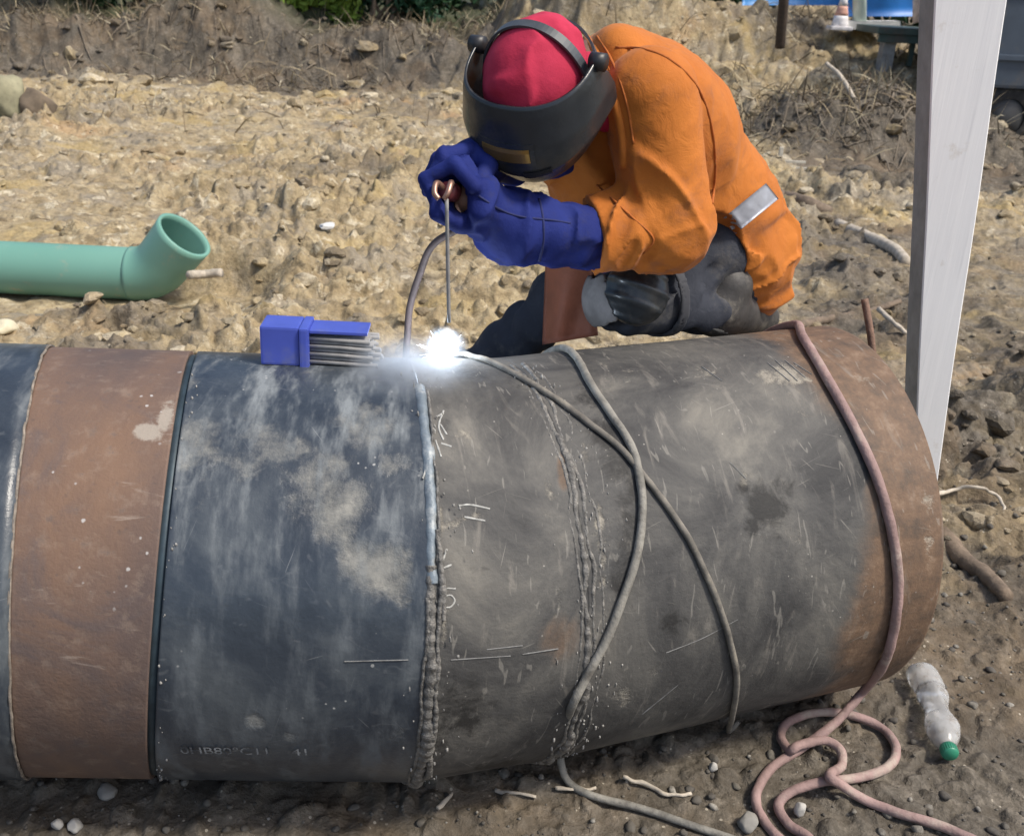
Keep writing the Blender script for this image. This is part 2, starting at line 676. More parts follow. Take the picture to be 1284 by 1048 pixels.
yr = np.concatenate([np.linspace(-14, 0.6, 18)[:-1], np.arange(0.6, 2.3, 0.0062)])
v = [2.3]
while v[-1] < 15.5: v.append(v[-1] * 1.0033)
vv = v[-1]
far = []
while vv < 110:
    vv *= 1.05; far.append(vv)
yr = np.concatenate([yr, v, far])
uc = np.concatenate([[-4.0, -2.6, -1.8, -1.3, -1.0], np.linspace(-0.82, 0.82, 700), [1.0, 1.3, 1.8, 2.6, 4.0]])
hw = np.maximum(np.abs(yr), 1.0) * 0.78 + 0.5
GX = uc[None, :] * hw[:, None]
GY = np.repeat(yr[:, None], len(uc), 1)
GZ = height(GX, GY)
# overhang: push lumps about sideways a little so the clods are not a pure height field
ch = LM(2.4, 3.5, GY) * 0.02
gx = GX + ch * fbm(GX * 14, GY * 14, None, 2, 61)
gy = GY + ch * fbm(GX * 14, GY * 14, None, 2, 62)
GV = np.stack([gx, gy, GZ], 2).reshape(-1, 3)
nr, nc = GX.shape
ii = np.arange(nr - 1)[:, None] * nc + np.arange(nc - 1)[None, :]
GF = np.stack([ii, ii + 1, ii + nc + 1, ii + nc], 2).reshape(-1, 4)
g_me = new_mesh('ground', GV, [GF])
attr(g_me, 'dark', darkness(GX, GY).ravel())
attr(g_me, 'tone', np.full(nr * nc, .5))
attr(g_me, 'leafy', (LM(1.5, -1.0, GX) * LM(12.8, 13.8, GY)).ravel())


def soil(name, dark_attr=True):
    M = Mat(name, rough=0.9, spec=0.3)
    big = M.noise(0.9, 5, 0.6); med = M.noise(7.0, 6, 0.65); fin = M.noise(45.0, 5, 0.7)
    mid2 = M.noise(18.0, 5, 0.7)
    mixn = M.math('ADD', M.math('MULTIPLY', med, 0.6), M.math('MULTIPLY', mid2, 0.4))
    clay = M.ramp(mixn, [(0.30, (0.15, 0.115, 0.065)), (0.44, (0.29, 0.225, 0.13)), (0.56, (0.40, 0.325, 0.20)), (0.70, (0.57, 0.50, 0.36))])
    ochre = M.mix(M.rng(big, 0.54, 0.70, 0, 0.7), clay, (0.37, 0.235, 0.125))
    grey = M.mix(M.rng(M.noise(2.2, 7, 0.72), 0.47, 0.62, 0, 0.8), ochre, (0.27, 0.235, 0.18))
    grey = M.mix(M.rng(M.noise(5.5, 6, 0.7, None, 0.6), 0.56, 0.66, 0, 0.7), grey, (0.12, 0.098, 0.07))
    grey = M.mix(M.rng(M.attr('tone'), 0.70, 0.95, 0, 0.7), grey, (0.60, 0.53, 0.40))
    grey = M.mix(M.rng(M.attr('tone'), 0.30, 0.05, 0, 0.75), grey, (0.13, 0.105, 0.075))
    grey = M.mix(M.rng(M.noise(8.0, 7, 0.72, None, 0.4), 0.56, 0.64, 0, 0.75), grey, (0.62, 0.55, 0.41))
    grey = M.mix(M.rng(M.noise(11.0, 7, 0.72, None, 0.8), 0.57, 0.66, 0, 0.8), grey, (0.105, 0.083, 0.055))
    grey = M.mix(M.rng(M.noise(1.7, 4, 0.6), 0.56, 0.64, 0, 0.55), grey, (0.40, 0.30, 0.13))
    top = M.ramp(M.math('ADD', M.math('MULTIPLY', med, 0.5), M.math('MULTIPLY', fin, 0.5)),
                 [(0.3, (0.045, 0.039, 0.032)), (0.5, (0.108, 0.094, 0.075)), (0.68, (0.22, 0.19, 0.15))])
    top = M.mix(M.rng(M.noise(1.3, 7, 0.7, None, 0.5), 0.46, 0.62, 0, 0.75), top, M.ramp(mixn, [(0.3, (0.07, 0.048, 0.03)), (0.55, (0.17, 0.125, 0.08)), (0.75, (0.30, 0.24, 0.165))]))
    if dark_attr:
        f = M.rng(M.math('ADD', M.attr('dark'), M.math('MULTIPLY', M.math('SUBTRACT', med, 0.5), 0.9)), 0.25, 0.75)
        c = M.mix(f, grey, top)
        c = M.mix(M.math('MULTIPLY', M.attr('leafy'), 0.8), c, (0.035, 0.05, 0.018))
    else:
        c = grey
    c = M.mix(M.rng(fin, 0.35, 0.6, 0.35, 0.0), c, (0.07, 0.055, 0.035))
    M.set('Roughness', M.rng(M.noise(2.2, 7, 0.72), 0.47, 0.62, 0.92, 0.6))
    # pale grit
    gr = M.rng(M.voro(60.0), 0.12, 0.2, 1.0, 0.0)
    c = M.mix(M.math('MULTIPLY', gr, M.rng(M.noise(14.0, 3), 0.52, 0.62, 0, 0.7)), c, (0.5, 0.45, 0.36))
    M.set('Base Color', c)
    M.bump(M.math('ADD', M.math('MULTIPLY', fin, 1.0), M.math('MULTIPLY', med, 2.0)), 0.8, 0.012)
    return M.m


M_SOIL = soil('soil')
ground = link('ground', g_me, M_SOIL)
tag(ground, 'churned yellow clay and dark topsoil of the building site', kind='structure')


# ================================================================== THE BIG PIPES
R = 0.36
P1 = np.array([-0.17406493, 1.49440807, 0.36]); D0 = np.array([0.99882073, 0.04855052, 0.0])
D1 = np.array([0.92703978, 0.36495581, -0.08604941])
P2 = np.array([1.33364654e-04, 1.56298623, 0.343830617]); D2 = np.array([0.93506333, 0.35406127, 0.01723894])
P3 = np.array([0.64919823, 1.80875432, 0.35579686])
N1 = np.array([0.97678523, 0.209728, -0.04364376])
N2 = np.array([0.93231705, 0.35999719, -0.034452])
N3 = np.array([0.96148372, 0.27432075, 0.01723894])
PG = P1 - D0 * 0.34525581
NG = D0
SEG = [(P1, D0), (P2, D1), (P2, D2)]


def basis(d):
    u = np.cross([0, 0, 1.0], d); u /= np.linalg.norm(u)      # points to the far side
    return u, np.cross(d, u)                                   # second axis points up


def hit_pipe(px, py, seg=None, lift=0.0, r=R):
    """point of the pipe's surface seen at a pixel of the photograph (grazing rays go to the nearest point)"""
    D = ray(px, py)
    if seg is None:
        seg = 0 if px < 545 else 1
        if px > 545:
            q = hit_pipe(px, py, 1)
            if (q - P2) @ N2 > 0: seg = 2
    P, d = SEG[seg]
    Dp = D - (D @ d) * d; o = CAM - P; op = o - (o @ d) * d
    a, b, c = Dp @ Dp, Dp @ op, op @ op - r * r
    t = (-b - math.sqrt(max(b * b - a * c, 0))) / a
    X = CAM + D * t
    ax = P + ((X - P) @ d) * d
    n = (X - ax) / np.linalg.norm(X - ax)
    return ax + n * (r + lift)


TH = np.concatenate([np.linspace(-math.pi, 0, 220, endpoint=False), np.linspace(0, math.pi, 60, endpoint=False)])
# angle th: 0 -> far side top ... direction = cos*u + sin*v ; near half is around th = pi


def section(name, P, d, pa, na, pb, nb, r, rows, parent, mat, dents=True, inner=None):
    u, w = basis(d)
    th = np.concatenate([np.linspace(math.radians(60), math.radians(300), 300), np.linspace(math.radians(300), math.radians(420), 50)[1:-1]])
    rad = np.cos(th)[:, None] * u + np.sin(th)[:, None] * w
    Q = P + rad * r
    ta = ((pa - Q) @ na) / (d @ na); tb = ((pb - Q) @ nb) / (d @ nb)
    s = np.linspace(0, 1, rows)
    t = ta[None, :] + (tb - ta)[None, :] * s[:, None]
    V = Q[None] + t[..., None] * d
    if dents:
        f = fbm(V[..., 0] * 6, V[..., 1] * 6, V[..., 2] * 6, 3, 8)
        V = V + rad[None] * (0.0016 * f)[..., None]
    n = len(th)
    V2 = V.reshape(-1, 3)
    ia = (np.arange(rows - 1)[:, None] * n)
    k = np.arange(n)[None]
    F = np.stack([ia + k, ia + n + k, ia + n + (k + 1) % n, ia + (k + 1) % n], 2).reshape(-1, 4)
    uv = np.stack([t, np.repeat((th * r)[None], rows, 0)], 2).reshape(-1, 2)
    faces = [F]
    if inner:                                                   # wall thickness: bore and the two end rings
        Qi = P + rad * inner
        tai = ((pa - Qi) @ na) / (d @ na); tbi = ((pb - Qi) @ nb) / (d @ nb)
        Vi = np.concatenate([Qi + tai[:, None] * d, Qi + tbi[:, None] * d])
        b = len(V2); kk = np.arange(n); k1 = (kk + 1) % n
        faces.append(np.stack([b + kk, b + k1, b + n + k1, b + n + kk], 1))
        last = (rows - 1) * n
        faces.append(np.stack([last + kk, b + n + kk, b + n + k1, last + k1], 1))
        faces.append(np.stack([kk, k1, b + k1, b + kk], 1))
        V2 = np.vstack([V2, Vi]); uv = np.vstack([uv, np.zeros((2 * n, 2))])
    me = new_mesh(name, V2, [np.concatenate(faces)])
    lay = me.uv_layers.new(name='UVMap')
    li = np.zeros(len(me.loops), np.int32); me.loops.foreach_get('vertex_index', li)
    lay.data.foreach_set('uv', uv[li].astype(np.float32).ravel())
    o = link(name, me, mat, parent)
    return o, V2


def seam_point(P, d, pc, nc, th, r, shift=0.0):
    u, w = basis(d)
    q = P + (math.cos(th) * u + math.sin(th) * w) * r
    return q + d * (((pc - q) @ nc) / (d @ nc) + shift)


def blobs(V, spots):
    """soft patches on a surface: (px, py, radius across, radius up and down, strength) seen in the photograph"""
    a = np.zeros(len(V))
    for px, py, rx, ry, s in spots:
        c = hit_pipe(px, py)
        e = V - c
        a = np.maximum(a, s * np.exp(-((e[:, 0] / rx) ** 2 + (e[:, 1] / max(rx, ry)) ** 2 + (e[:, 2] / ry) ** 2)))
    return a


def coat_mat():
    M = Mat('blue_black_coating', rough=0.45)
    uv = M.uv()
    n1 = M.noise(5.0, 7, 0.62, uv); n2 = M.noise(22.0, 6, 0.7, uv); n3 = M.noise(120.0, 3, 0.6, uv)
    base = M.ramp(M.noise(3.5, 7, 0.68, uv, 0.6), [(0.32, (0.018, 0.025, 0.036)), (0.5, (0.036, 0.046, 0.06)), (0.68, (0.085, 0.098, 0.108))])
    # dried mud smears and dust
    sm = M.rng(M.math('ADD', M.attr('mud'), M.math('ADD', M.math('MULTIPLY', M.math('SUBTRACT', n1, 0.5), 1.7), M.math('MULTIPLY', M.math('SUBTRACT', n2, 0.5), 0.7))), 0.36, 0.80)
    mudc = M.ramp(n2, [(0.3, (0.13, 0.13, 0.122)), (0.55, (0.235, 0.232, 0.21)), (0.75, (0.36, 0.345, 0.30))])
    c = M.mix(M.math('MULTIPLY', sm, 0.85), base, mudc)
    # thin streaky dust film, with sky sheen painted in towards the crest
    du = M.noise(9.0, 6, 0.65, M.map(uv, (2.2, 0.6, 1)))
    film = M.math('MULTIPLY', M.rng(du, 0.45, 0.75), M.math('ADD', 0.35, M.attr('dust_sheen')))
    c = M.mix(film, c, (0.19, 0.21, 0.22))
    # scuffs
    sc = M.rng(M.noise(30.0, 2, 0.4, M.map(uv, (0.8, 1.2, 1)), 1.6), 0.64, 0.74)
    c = M.mix(M.math('MULTIPLY', sc, 0.12), c, (0.3, 0.31, 0.31))
    # specks
    sp_ = M.math('MULTIPLY', M.rng(M.math('ADD', M.voro(55.0, vec=uv), M.math('MULTIPLY', M.math('SUBTRACT', n2, 0.5), 0.5)), 0.03, 0.10, 1, 0), M.rng(M.noise(6.0, 3, 0.5, uv), 0.53, 0.6))
    c = M.mix(M.math('MULTIPLY', sp_, 0.8), c, (0.42, 0.42, 0.40))
    for a_, k_ in ((0.3, .35), (1.25, .45), (2.2, .35), (2.8, .3)):
        c = M.mix(M.math('MULTIPLY', M.math('MULTIPLY', M.hair(uv, a_, 9, 260, .70, .76), M.rng(M.noise(3.0 + a_, 3, .6, uv), .45, .6)), k_), c, (0.30, 0.31, 0.31))
    c = M.mix(M.attr('burn'), c, (0.012, 0.012, 0.013))
    M.set('Base Color', c)
    M.set('Roughness', M.rng(M.math('ADD', sm, film), 0.0, 0.8, 0.34, 0.85))
    M.bump(M.math('ADD', M.math('ADD', M.math('MULTIPLY', n3, 0.3), M.math('MULTIPLY', n2, 0.6)), M.math('MULTIPLY', sm, 1.0)), 0.45, 0.004)
    return M.m


def rust_mat():
    M = Mat('rusted_bare_steel', rough=0.75)
    uv = M.uv()
    n1 = M.noise(3.0, 6, 0.6, M.map(uv, (1.8, 0.7, 1))); n2 = M.noise(30.0, 6, 0.7, uv); n3 = M.noise(160.0, 3, 0.6, uv)
    c = M.ramp(n1, [(0.28, (0.075, 0.058, 0.056)), (0.48, (0.125, 0.082, 0.064)), (0.66, (0.175, 0.105, 0.068)), (0.8, (0.215, 0.14, 0.095))])
    c = M.mix(M.rng(M.noise(6.0, 7, 0.7, uv, 0.8), 0.5, 0.66, 0, 0.55), c, (0.085, 0.072, 0.075))
    c = M.mix(M.rng(n2, 0.5, 0.72, 0, 0.5), c, (0.27, 0.2, 0.15))
    c = M.mix(M.rng(M.noise(14.0, 5, 0.7, M.map(uv, (0.5, 2.5, 1)), 1.0), 0.62, 0.72, 0, 0.5), c, (0.33, 0.27, 0.22))
    c = M.mix(M.rng(M.noise(60.0, 4, 0.6, uv), 0.58, 0.7, 0, 0.4), c, (0.055, 0.045, 0.045))
    sp_ = M.math('MULTIPLY', M.rng(M.math('ADD', M.voro(42.0, vec=uv), M.math('MULTIPLY', M.math('SUBTRACT', n2, 0.5), 0.5)), 0.05, 0.13, 1, 0), M.rng(M.noise(4.0, 3, 0.5, uv), 0.54, 0.6))
    c = M.mix(M.math('MULTIPLY', sp_, 0.75), c, (0.5, 0.49, 0.47))
    c = M.mix(M.math('MULTIPLY', M.rng(M.math('ADD', M.attr('mud'), M.math('MULTIPLY', M.math('SUBTRACT', n2, 0.5), 1.4)), 0.4, 0.65), 0.8), c, (0.34, 0.3, 0.25))
    M.set('Base Color', c)
    M.bump(M.math('ADD', M.math('MULTIPLY', n3, 0.5), n2), 0.4, 0.004)
    return M.m


def steel_mat():
    M = Mat('dusty_grey_steel', rough=0.72)
    uv = M.uv()
    n1 = M.noise(4.2, 8, 0.68, uv, 0.7); n2 = M.noise(24.0, 6, 0.72, uv); n3 = M.noise(140.0, 3, 0.6, uv)
    base = M.ramp(n1, [(0.34, (0.024, 0.024, 0.025)), (0.46, (0.056, 0.055, 0.053)), (0.57, (0.096, 0.092, 0.084)), (0.70, (0.18, 0.168, 0.143))])
    rust = M.ramp(n2, [(0.3, (0.07, 0.05, 0.036)), (0.55, (0.15, 0.092, 0.056)), (0.75, (0.26, 0.18, 0.12))])
    c = M.mix(M.rng(M.math('ADD', M.attr('rust'), M.math('MULTIPLY', M.math('SUBTRACT', n1, 0.5), 1.1)), 0.32, 0.72), base, rust)
    # scraped, dusty streaks
    st = M.rng(M.noise(16.0, 5, 0.6, M.map(uv, (2.2, 0.55, 1)), 0.8), 0.56, 0.74)
    c = M.mix(M.math('MULTIPLY', st, 0.45), c, (0.24, 0.22, 0.19))
    sm = M.rng(M.math('ADD', M.attr('mud'), M.math('ADD', M.math('MULTIPLY', M.math('SUBTRACT', n1, 0.5), 1.3), M.math('MULTIPLY', M.math('SUBTRACT', n2, 0.5), 1.2))), 0.42, 0.66)
    c = M.mix(M.math('MULTIPLY', sm, 0.8), c, M.ramp(n2, [(0.3, (0.15, 0.135, 0.11)), (0.7, (0.36, 0.33, 0.27))]))
    sc = M.rng(M.noise(38.0, 2, 0.4, M.map(uv, (1.6, 0.35, 1)), 1.5), 0.66, 0.71)
    c = M.mix(M.math('MULTIPLY', sc, 0.28), c, (0.34, 0.32, 0.28))
    sp_ = M.math('MULTIPLY', M.rng(M.math('ADD', M.voro(70.0, vec=uv), M.math('MULTIPLY', M.math('SUBTRACT', n2, 0.5), 0.5)), 0.03, 0.10, 1, 0), M.rng(M.noise(7.0, 3, 0.5, uv), 0.52, 0.6))
    c = M.mix(M.math('MULTIPLY', sp_, 0.6), c, (0.4, 0.38, 0.34))
    for a_, k_ in ((0.3, .35), (1.25, .45), (2.2, .35), (2.8, .3)):
        c = M.mix(M.math('MULTIPLY', M.math('MULTIPLY', M.hair(uv, a_, 9, 260, .70, .76), M.rng(M.noise(3.0 + a_, 3, .6, uv), .45, .6)), k_), c, (0.34, 0.32, 0.28))
    b = M.rng(M.math('ADD', M.attr('burn'), M.math('ADD', M.math('MULTIPLY', M.math('SUBTRACT', n2, 0.5), 0.9), M.math('MULTIPLY', M.math('SUBTRACT', M.noise(11.0, 6, 0.72, uv, 1.6), 0.5), 2.0))), 0.22, 0.75)
    c = M.mix(M.math('MULTIPLY', b, 0.92), c, (0.012, 0.0115, 0.011))
    M.set('Base Color', c)
    M.bump(M.math('ADD', M.math('ADD', M.math('MULTIPLY', n3, 0.35), n2), sm), 0.45, 0.005)
    return M.m


M_COAT, M_RUST, M_STEEL = coat_mat(), rust_mat(), steel_mat()
M_WELD = simple('weld_metal', (0.15, 0.145, 0.135), 0.6, 0.3, 0.5, 90, 0.8, 240, dirt=(0.30, 0.28, 0.25))
M_WELDB = simple('blue_tempered_groove', (0.16, 0.195, 0.225), 0.5, 0.15, 0.3, 40, 0.3, 160, dirt=(0.36, 0.38, 0.38))
M_GAP = simple('dark_steel_backing', (0.03, 0.05, 0.065), 0.5, 0.3, 0.3, 30)
M_CHALK = simple('white_chalk', (0.36, 0.36, 0.34), 0.95, 0, 0.3, 120)
M_PALE = simple('pale_scratch', (0.17, 0.17, 0.165), 0.8, 0, 0.4, 60)
M_SLAG = simple('grey_slag', (0.30, 0.29, 0.27), 0.7, 0.1, 0.5, 60, 0.6, 200)

# ---- left pipe, coming in from outside the picture
pl = thing('coated_pipe', 'blue-black coated steel pipe with a wide bare rusty band at its cut end', 'pipe', [-1.4, 1.45, 0])
TB = -0.508387
_e = np.array([hit_pipe(*q, 0) for q in ((56, 440), (42, 490), (31, 555), (20, 620), (15, 678), (12, 770), (12, 864), (22, 950))])
_c, *_ = np.linalg.lstsq(np.column_stack([np.ones(len(_e)), _e[:, 1] - P1[1], _e[:, 2] - P1[2]]), _e[:, 0], rcond=None)
NB = np.array([1.0, -_c[1], -_c[2]]); NB /= np.linalg.norm(NB)
PB = np.array([_c[0], P1[1], P1[2]])
_e = np.array([hit_pipe(*q, 0) for q in ((237, 455), (228, 505), (220, 555), (212, 610), (205, 670), (199, 740), (194, 820), (190, 900), (190, 955))])
_c, *_ = np.linalg.lstsq(np.column_stack([np.ones(len(_e)), _e[:, 1] - P1[1], _e[:, 2] - P1[2]]), _e[:, 0], rcond=None)
NG = np.array([1.0, -_c[1], -_c[2]]); NG /= np.linalg.norm(NG)
PG = np.array([_c[0], P1[1], P1[2]])
o, V = section('coating', P1, D0, P1 - D0 * 3.6, D0, PB, NB, R + 0.0035, 150, pl, M_COAT, inner=R - 0.001)
attr(o.data, 'mud', np.zeros(len(V))); attr(o.data, 'dust_sheen', np.full(len(V), .25)); attr(o.data, 'burn', np.zeros(len(V)))
PGa = PG - D0 * 0.006
o, V = section('bare_end', P1, D0, PB + D0 * 0.0005, NB, PGa, NG, R, 60, pl, M_RUST, inner=R - 0.014)
attr(o.data, 'mud', blobs(V, [(185, 540, .03, .02, .8), (205, 530, .02, .05, .7), (120, 470, .05, .02, .35), (150, 975, .06, .03, .4)]))
# ragged pale lip at the edge of the coating
V, F = tube([seam_point(P1, D0, PB, NB, a, R + .002, .0009 * float(vnoise(np.array([a * 14.0]), np.array([3.3]))[0])) for a in np.linspace(math.radians(70), math.radians(295), 400)], .0022, 6, wob=.0012)
lip = link('coating_lip', new_mesh('coating_lip', V, F), simple('torn_coating_edge', (0.2, 0.17, 0.14), .9, 0, .5, 80), pl)

# ---- right pipe: three sections welded at two seams
pr = thing('welded_pipe', 'steel pipe of three welded sections, dark blue then dusty grey, draped with cables', 'pipe', [-0.1, 1.5, 0])
PGb = PG + D0 * 0.006
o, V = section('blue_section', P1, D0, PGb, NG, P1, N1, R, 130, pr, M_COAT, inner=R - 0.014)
o['label'] = 'blue-black section with dried mud smears at the left of the weld'
attr(o.data, 'mud', blobs(V, [(536, 800, .012, .09, .6), (540, 900, .03, .06, .45), (430, 640, 0.094, 0.072, 0.70), (385, 640, 0.056, 0.042, 0.60), (470, 700, 0.062, 0.090, 0.65), (490, 730, 0.044, 0.060, 0.55), (340, 550, 0.088, 0.054, 0.55), (265, 605, 0.062, 0.072, 0.52),
                              (250, 565, 0.062, 0.084, 0.48), (460, 530, 0.100, 0.072, 0.48), (420, 485, 0.150, 0.036, 0.44), (320, 905, 0.022, 0.024, 0.80), (365, 925, 0.020, 0.017, 0.60), (240, 480, 0.037, 0.036, 0.40), (500, 900, 0.037, 0.084, 0.50), (300, 600, 0.050, 0.072, 0.50), (420, 600, 0.112, 0.060, 0.48), (480, 610, 0.050, 0.108, 0.46), (360, 690, 0.037, 0.048, 0.42)]))
attr(o.data, 'dust_sheen', 0.15 + 0.85 * sstep(0.45, 0.7, V[:, 2]) + blobs(V, [(520, 560, .03, .2, .35)]))  # sky sheen and haze painted in as the mask rises to the crest
attr(o.data, 'burn', blobs(V, [(505, 590, .012, .02, .3)]) * 0)
o, V = section('middle_section', P2, D1, P1, N1, P2, N2, R, 60, pr, M_STEEL)
o['label'] = 'narrow grey middle section between the two welds'
attr(o.data, 'mud', blobs(V, [(580, 560, .02, .05, .3), (585, 650, .05, .012, .55), (690, 620, .02, .08, .4), (700, 760, .02, .1, .4), (620, 690, .04, .02, .3), (690, 900, .03, .04, .35), (556, 800, .010, .09, .6), (552, 640, .008, .12, .45)]))
attr(o.data, 'rust', 0.0 + blobs(V, [(708, 590, .013, .035, 1.0), (700, 800, .06, .06, .55), (640, 900, .05, .05, .35)]))
attr(o.data, 'burn', blobs(V, [(575, 905, .06, .07, .75), (600, 500, .04, .04, .35), (640, 480, .04, .04, .35), (560, 520, .02, .04, .4), (620, 960, .06, .05, .6)]))
o, V = section('grey_section', P2, D2, P2, N2, P3, N3, R, 160, pr, M_STEEL, inner=R - 0.014)
o['label'] = 'dusty grey section turning brown with rust at its open right end'
e = (P3 - V) @ N3
attr(o.data, 'mud', blobs(V, [(770, 460, .10, .02, .45), (880, 465, .04, .015, .5), (990, 470, .05, .03, .6), (960, 470, .03, .02, .5), (1010, 520, .03, .03, .4), (930, 605, .02, .02, .5), (1000, 670, .05, .03, .35), (850, 790, .05, .02, .4),
                              (780, 880, .05, .05, .45), (830, 840, .05, .03, .35), (1090, 480, .04, .04, .5), (1165, 650, .03, .12, .5), (1140, 760, .04, .06, .35), (752, 640, .014, .1, .55), (757, 710, .014, .08, .55), (735, 560, .014, .05, .5), (820, 700, .04, .05, .35)]))
attr(o.data, 'rust', 1.05 * sstep(0.27, 0.05, e + 0.03 * fbm(V[:, 0] * 8, V[:, 1] * 8, V[:, 2] * 8, 3, 5) + 0.02 * np.sin(V[:, 2] * 14)) + blobs(V, [(1000, 880, .1, .06, .3)]))
attr(o.data, 'burn', blobs(V, [(960, 640, .042, .038, 1.0), (928, 612, .022, .014, .8), (978, 610, .026, .016, .75), (945, 658, .022, .02, .9), (990, 620, .02, .012, .6), (845, 780, .03, .022, .62), (768, 580, .035, .05, .75), (788, 650, .025, .09, .65), (760, 545, .03, .04, .7), (742, 500, .04, .025, .55), (775, 730, .02, .06, .5)]))


def bead(name, P, d, pc, nc, r0, sides, t0, t1, n, mat, shift=0.0, flat=1.0, rough=0.4, seed=1, freq=160, R0=None):
    pts, rad = [], []
    closed = False
    for k in range(n):
        th = t0 + (t1 - t0) * k / (n - 1)
        a = 0.5 + 0.5 * math.sin(th * freq)
        s = float(vnoise(np.array([th * 9.0]), np.array([seed * 3.1]), None, seed)[0])
        pts.append(seam_point(P, d, pc, nc, th, (R0 or R) + 0.0005, shift + 0.003 * s * rough * 2))
        rad.append(r0 * (1 + rough * (0.35 * a + 0.6 * s)))
    return tube(pts, np.array(rad), sides, False, True)


TA, TZ = math.radians(62), math.radians(298)
rg = link('backing_ring', (lambda: MB().tube([seam_point(P1, D0, PG, NG, a, R - 0.016) for a in np.linspace(0, 2 * math.pi, 120, endpoint=False)], 0.011, 8, closed=True).mesh('backing_ring'))(), M_GAP, pr)
# fresh weld: bluish strip in the upper part, rough bead below
mb = MB()
mb.add(*bead('', P1, D0, P1, N1, 0.0085, 10, math.radians(98), math.radians(152), 200, None, 0.0, rough=.35, seed=2, freq=75, R0=R - .0055))
wb = link('weld_groove', mb.mesh('weld_groove'), M_WELDB, pr)
wb['label'] = 'smooth blue-grey strip of the fresh weld'
mb = MB()
mb.add(*bead('', P1, D0, P1, N1, 0.0080, 10, math.radians(148), math.radians(265), 420, None, 0.0, rough=.75, seed=3, freq=110, R0=R - .0035))
mb.add(*bead('', P1, D0, P1, N1, 0.0035, 8, math.radians(140), math.radians(265), 420, None, 0.010, rough=.8, seed=4))
mb.add(*bead('', P1, D0, P1, N1, 0.0022, 8, math.radians(100), math.radians(160), 420, None, 0.0105, rough=.9, seed=5))
mb.add(*bead('', P1, D0, P1, N1, 0.0025, 8, math.radians(155), math.radians(265), 420, None, -0.011, rough=.9, seed=6))
link('weld_bead', mb.mesh('weld_bead'), M_WELD, pr)
# second weld: several old beads side by side
mb = MB()
for k, (sh, r0) in enumerate(((0, .0050), (.0105, .0030), (-.011, .0024), (.026, .0020))):
    mb.add(*bead('', P2, D1 if sh < 0 else D2, P2, N2, r0, 8, math.radians(85), math.radians(285), 460, None, sh, rough=.95, seed=20 + k, freq=97 + 31 * k, R0=R - .0015))
link('weld_bead', mb.mesh('weld_bead'), M_WELD, pr)
# spatter stuck round the welds
mb = MB()
for k in range(380):
    wh = random.random()
    th = math.radians(random.uniform(88, 275))
    if wh < .3: p = seam_point(P1, D0 if random.random() < .5 else D1, P1, N1, th, R + .0005, random.gauss(0.01, .018))
    elif wh < .85: p = seam_point(P2, D2, P2, N2, th, R + .0005, abs(random.gauss(0.0, .03)))
    else: p = seam_point(P2, D1, P2, N2, th, R + .0005, -abs(random.gauss(0, .025)))
    s = random.choice((.0008, .001, .0012, .0016, .0021))
    mb.add(*rock(p, (s * 1.2, s * .8, s * random.uniform(1, 4)), k % 11 + 1, ICO1, .4, 1))
for k in range(90):                                              # drips in the gap of the left seam
    th = math.radians(random.uniform(95, 280) if k < 45 else random.uniform(215, 275))
    p = seam_point(P1, D0, PG, NG, th, R + .0005, .007 + abs(random.gauss(0, .006)))
    s = random.choice((.0008, .0012, .002))
    mb.add(*rock(p, (s, s, s * 1.6), k % 11 + 1, ICO1, .4, 1))
sp_o = link('weld_spatter', mb.mesh('weld_spatter'), M_SLAG, pr)
sp_o['kind'] = 'stuff'


def stroke(pix, wid=0.004, n=6, lift=0.0012, seg=None):
    """flat stroke lying on the pipe"""
    P = cat_rom([list(p) + [0] for p in pix], n)[:, :2]
    Q = np.array([hit_pipe(a, b, seg, lift) for a, b in P])
    T = np.gradient(Q, axis=0); T /= np.linalg.norm(T, axis=1, keepdims=True)
    Nn = []
    for q in Q:
        Pp, d = SEG[seg if seg is not None else 2]
        r_ = q - Pp - ((q - Pp) @ d) * d
        Nn.append(r_ / np.linalg.norm(r_))
    Nn = np.array(Nn)
    S = np.cross(T, Nn)
    ww = wid * (0.5 + 0.35 * rng.random(len(Q)))[:, None]
    V = np.concatenate([Q - S * ww, Q + S * ww, Q - S * ww - Nn * .003, Q + S * ww - Nn * .003])
    m_ = len(Q)
    F = [(i, i + 1, m_ + i + 1, m_ + i) for i in range(m_ - 1)]
    F += [(2 * m_ + i, 2 * m_ + i + 1, i + 1, i) for i in range(m_ - 1)] + [(m_ + i, m_ + i + 1, 3 * m_ + i + 1, 3 * m_ + i) for i in range(m_ - 1)]
    return V, [np.array(F)]


mb = MB()
mb.add(*stroke([(560, 688), (556, 700), (553, 712), (566, 708)], .0019, seg=1))
me = mb.mesh('chalk_letter'); o = link('chalk_mark', me, M_CHALK, pr); o['label'] = 'chalk letter L beside the weld'
mb = MB()
mb.add(*stroke([(571, 738), (558, 738), (556, 747), (565, 746), (570, 753), (564, 761), (554, 760)], .0017, seg=1))
o = link('chalk_mark', mb.mesh('chalk_mark'), M_CHALK, pr); o['label'] = 'chalk figure 5 beside the weld'
for q in ([(549, 522), (556, 518)], [(552, 532), (560, 545)], [(553, 556), (566, 560)], [(575, 634), (590, 633), (614, 638)], [(582, 648), (608, 653)], [(546, 552), (553, 573)], [(537, 580), (530, 600)], [(556, 515), (550, 535), (556, 552)]):
    link('chalk_mark', MB().add(*stroke(q, .0019, seg=1)).mesh('chalk_mark'), M_CHALK, pr)
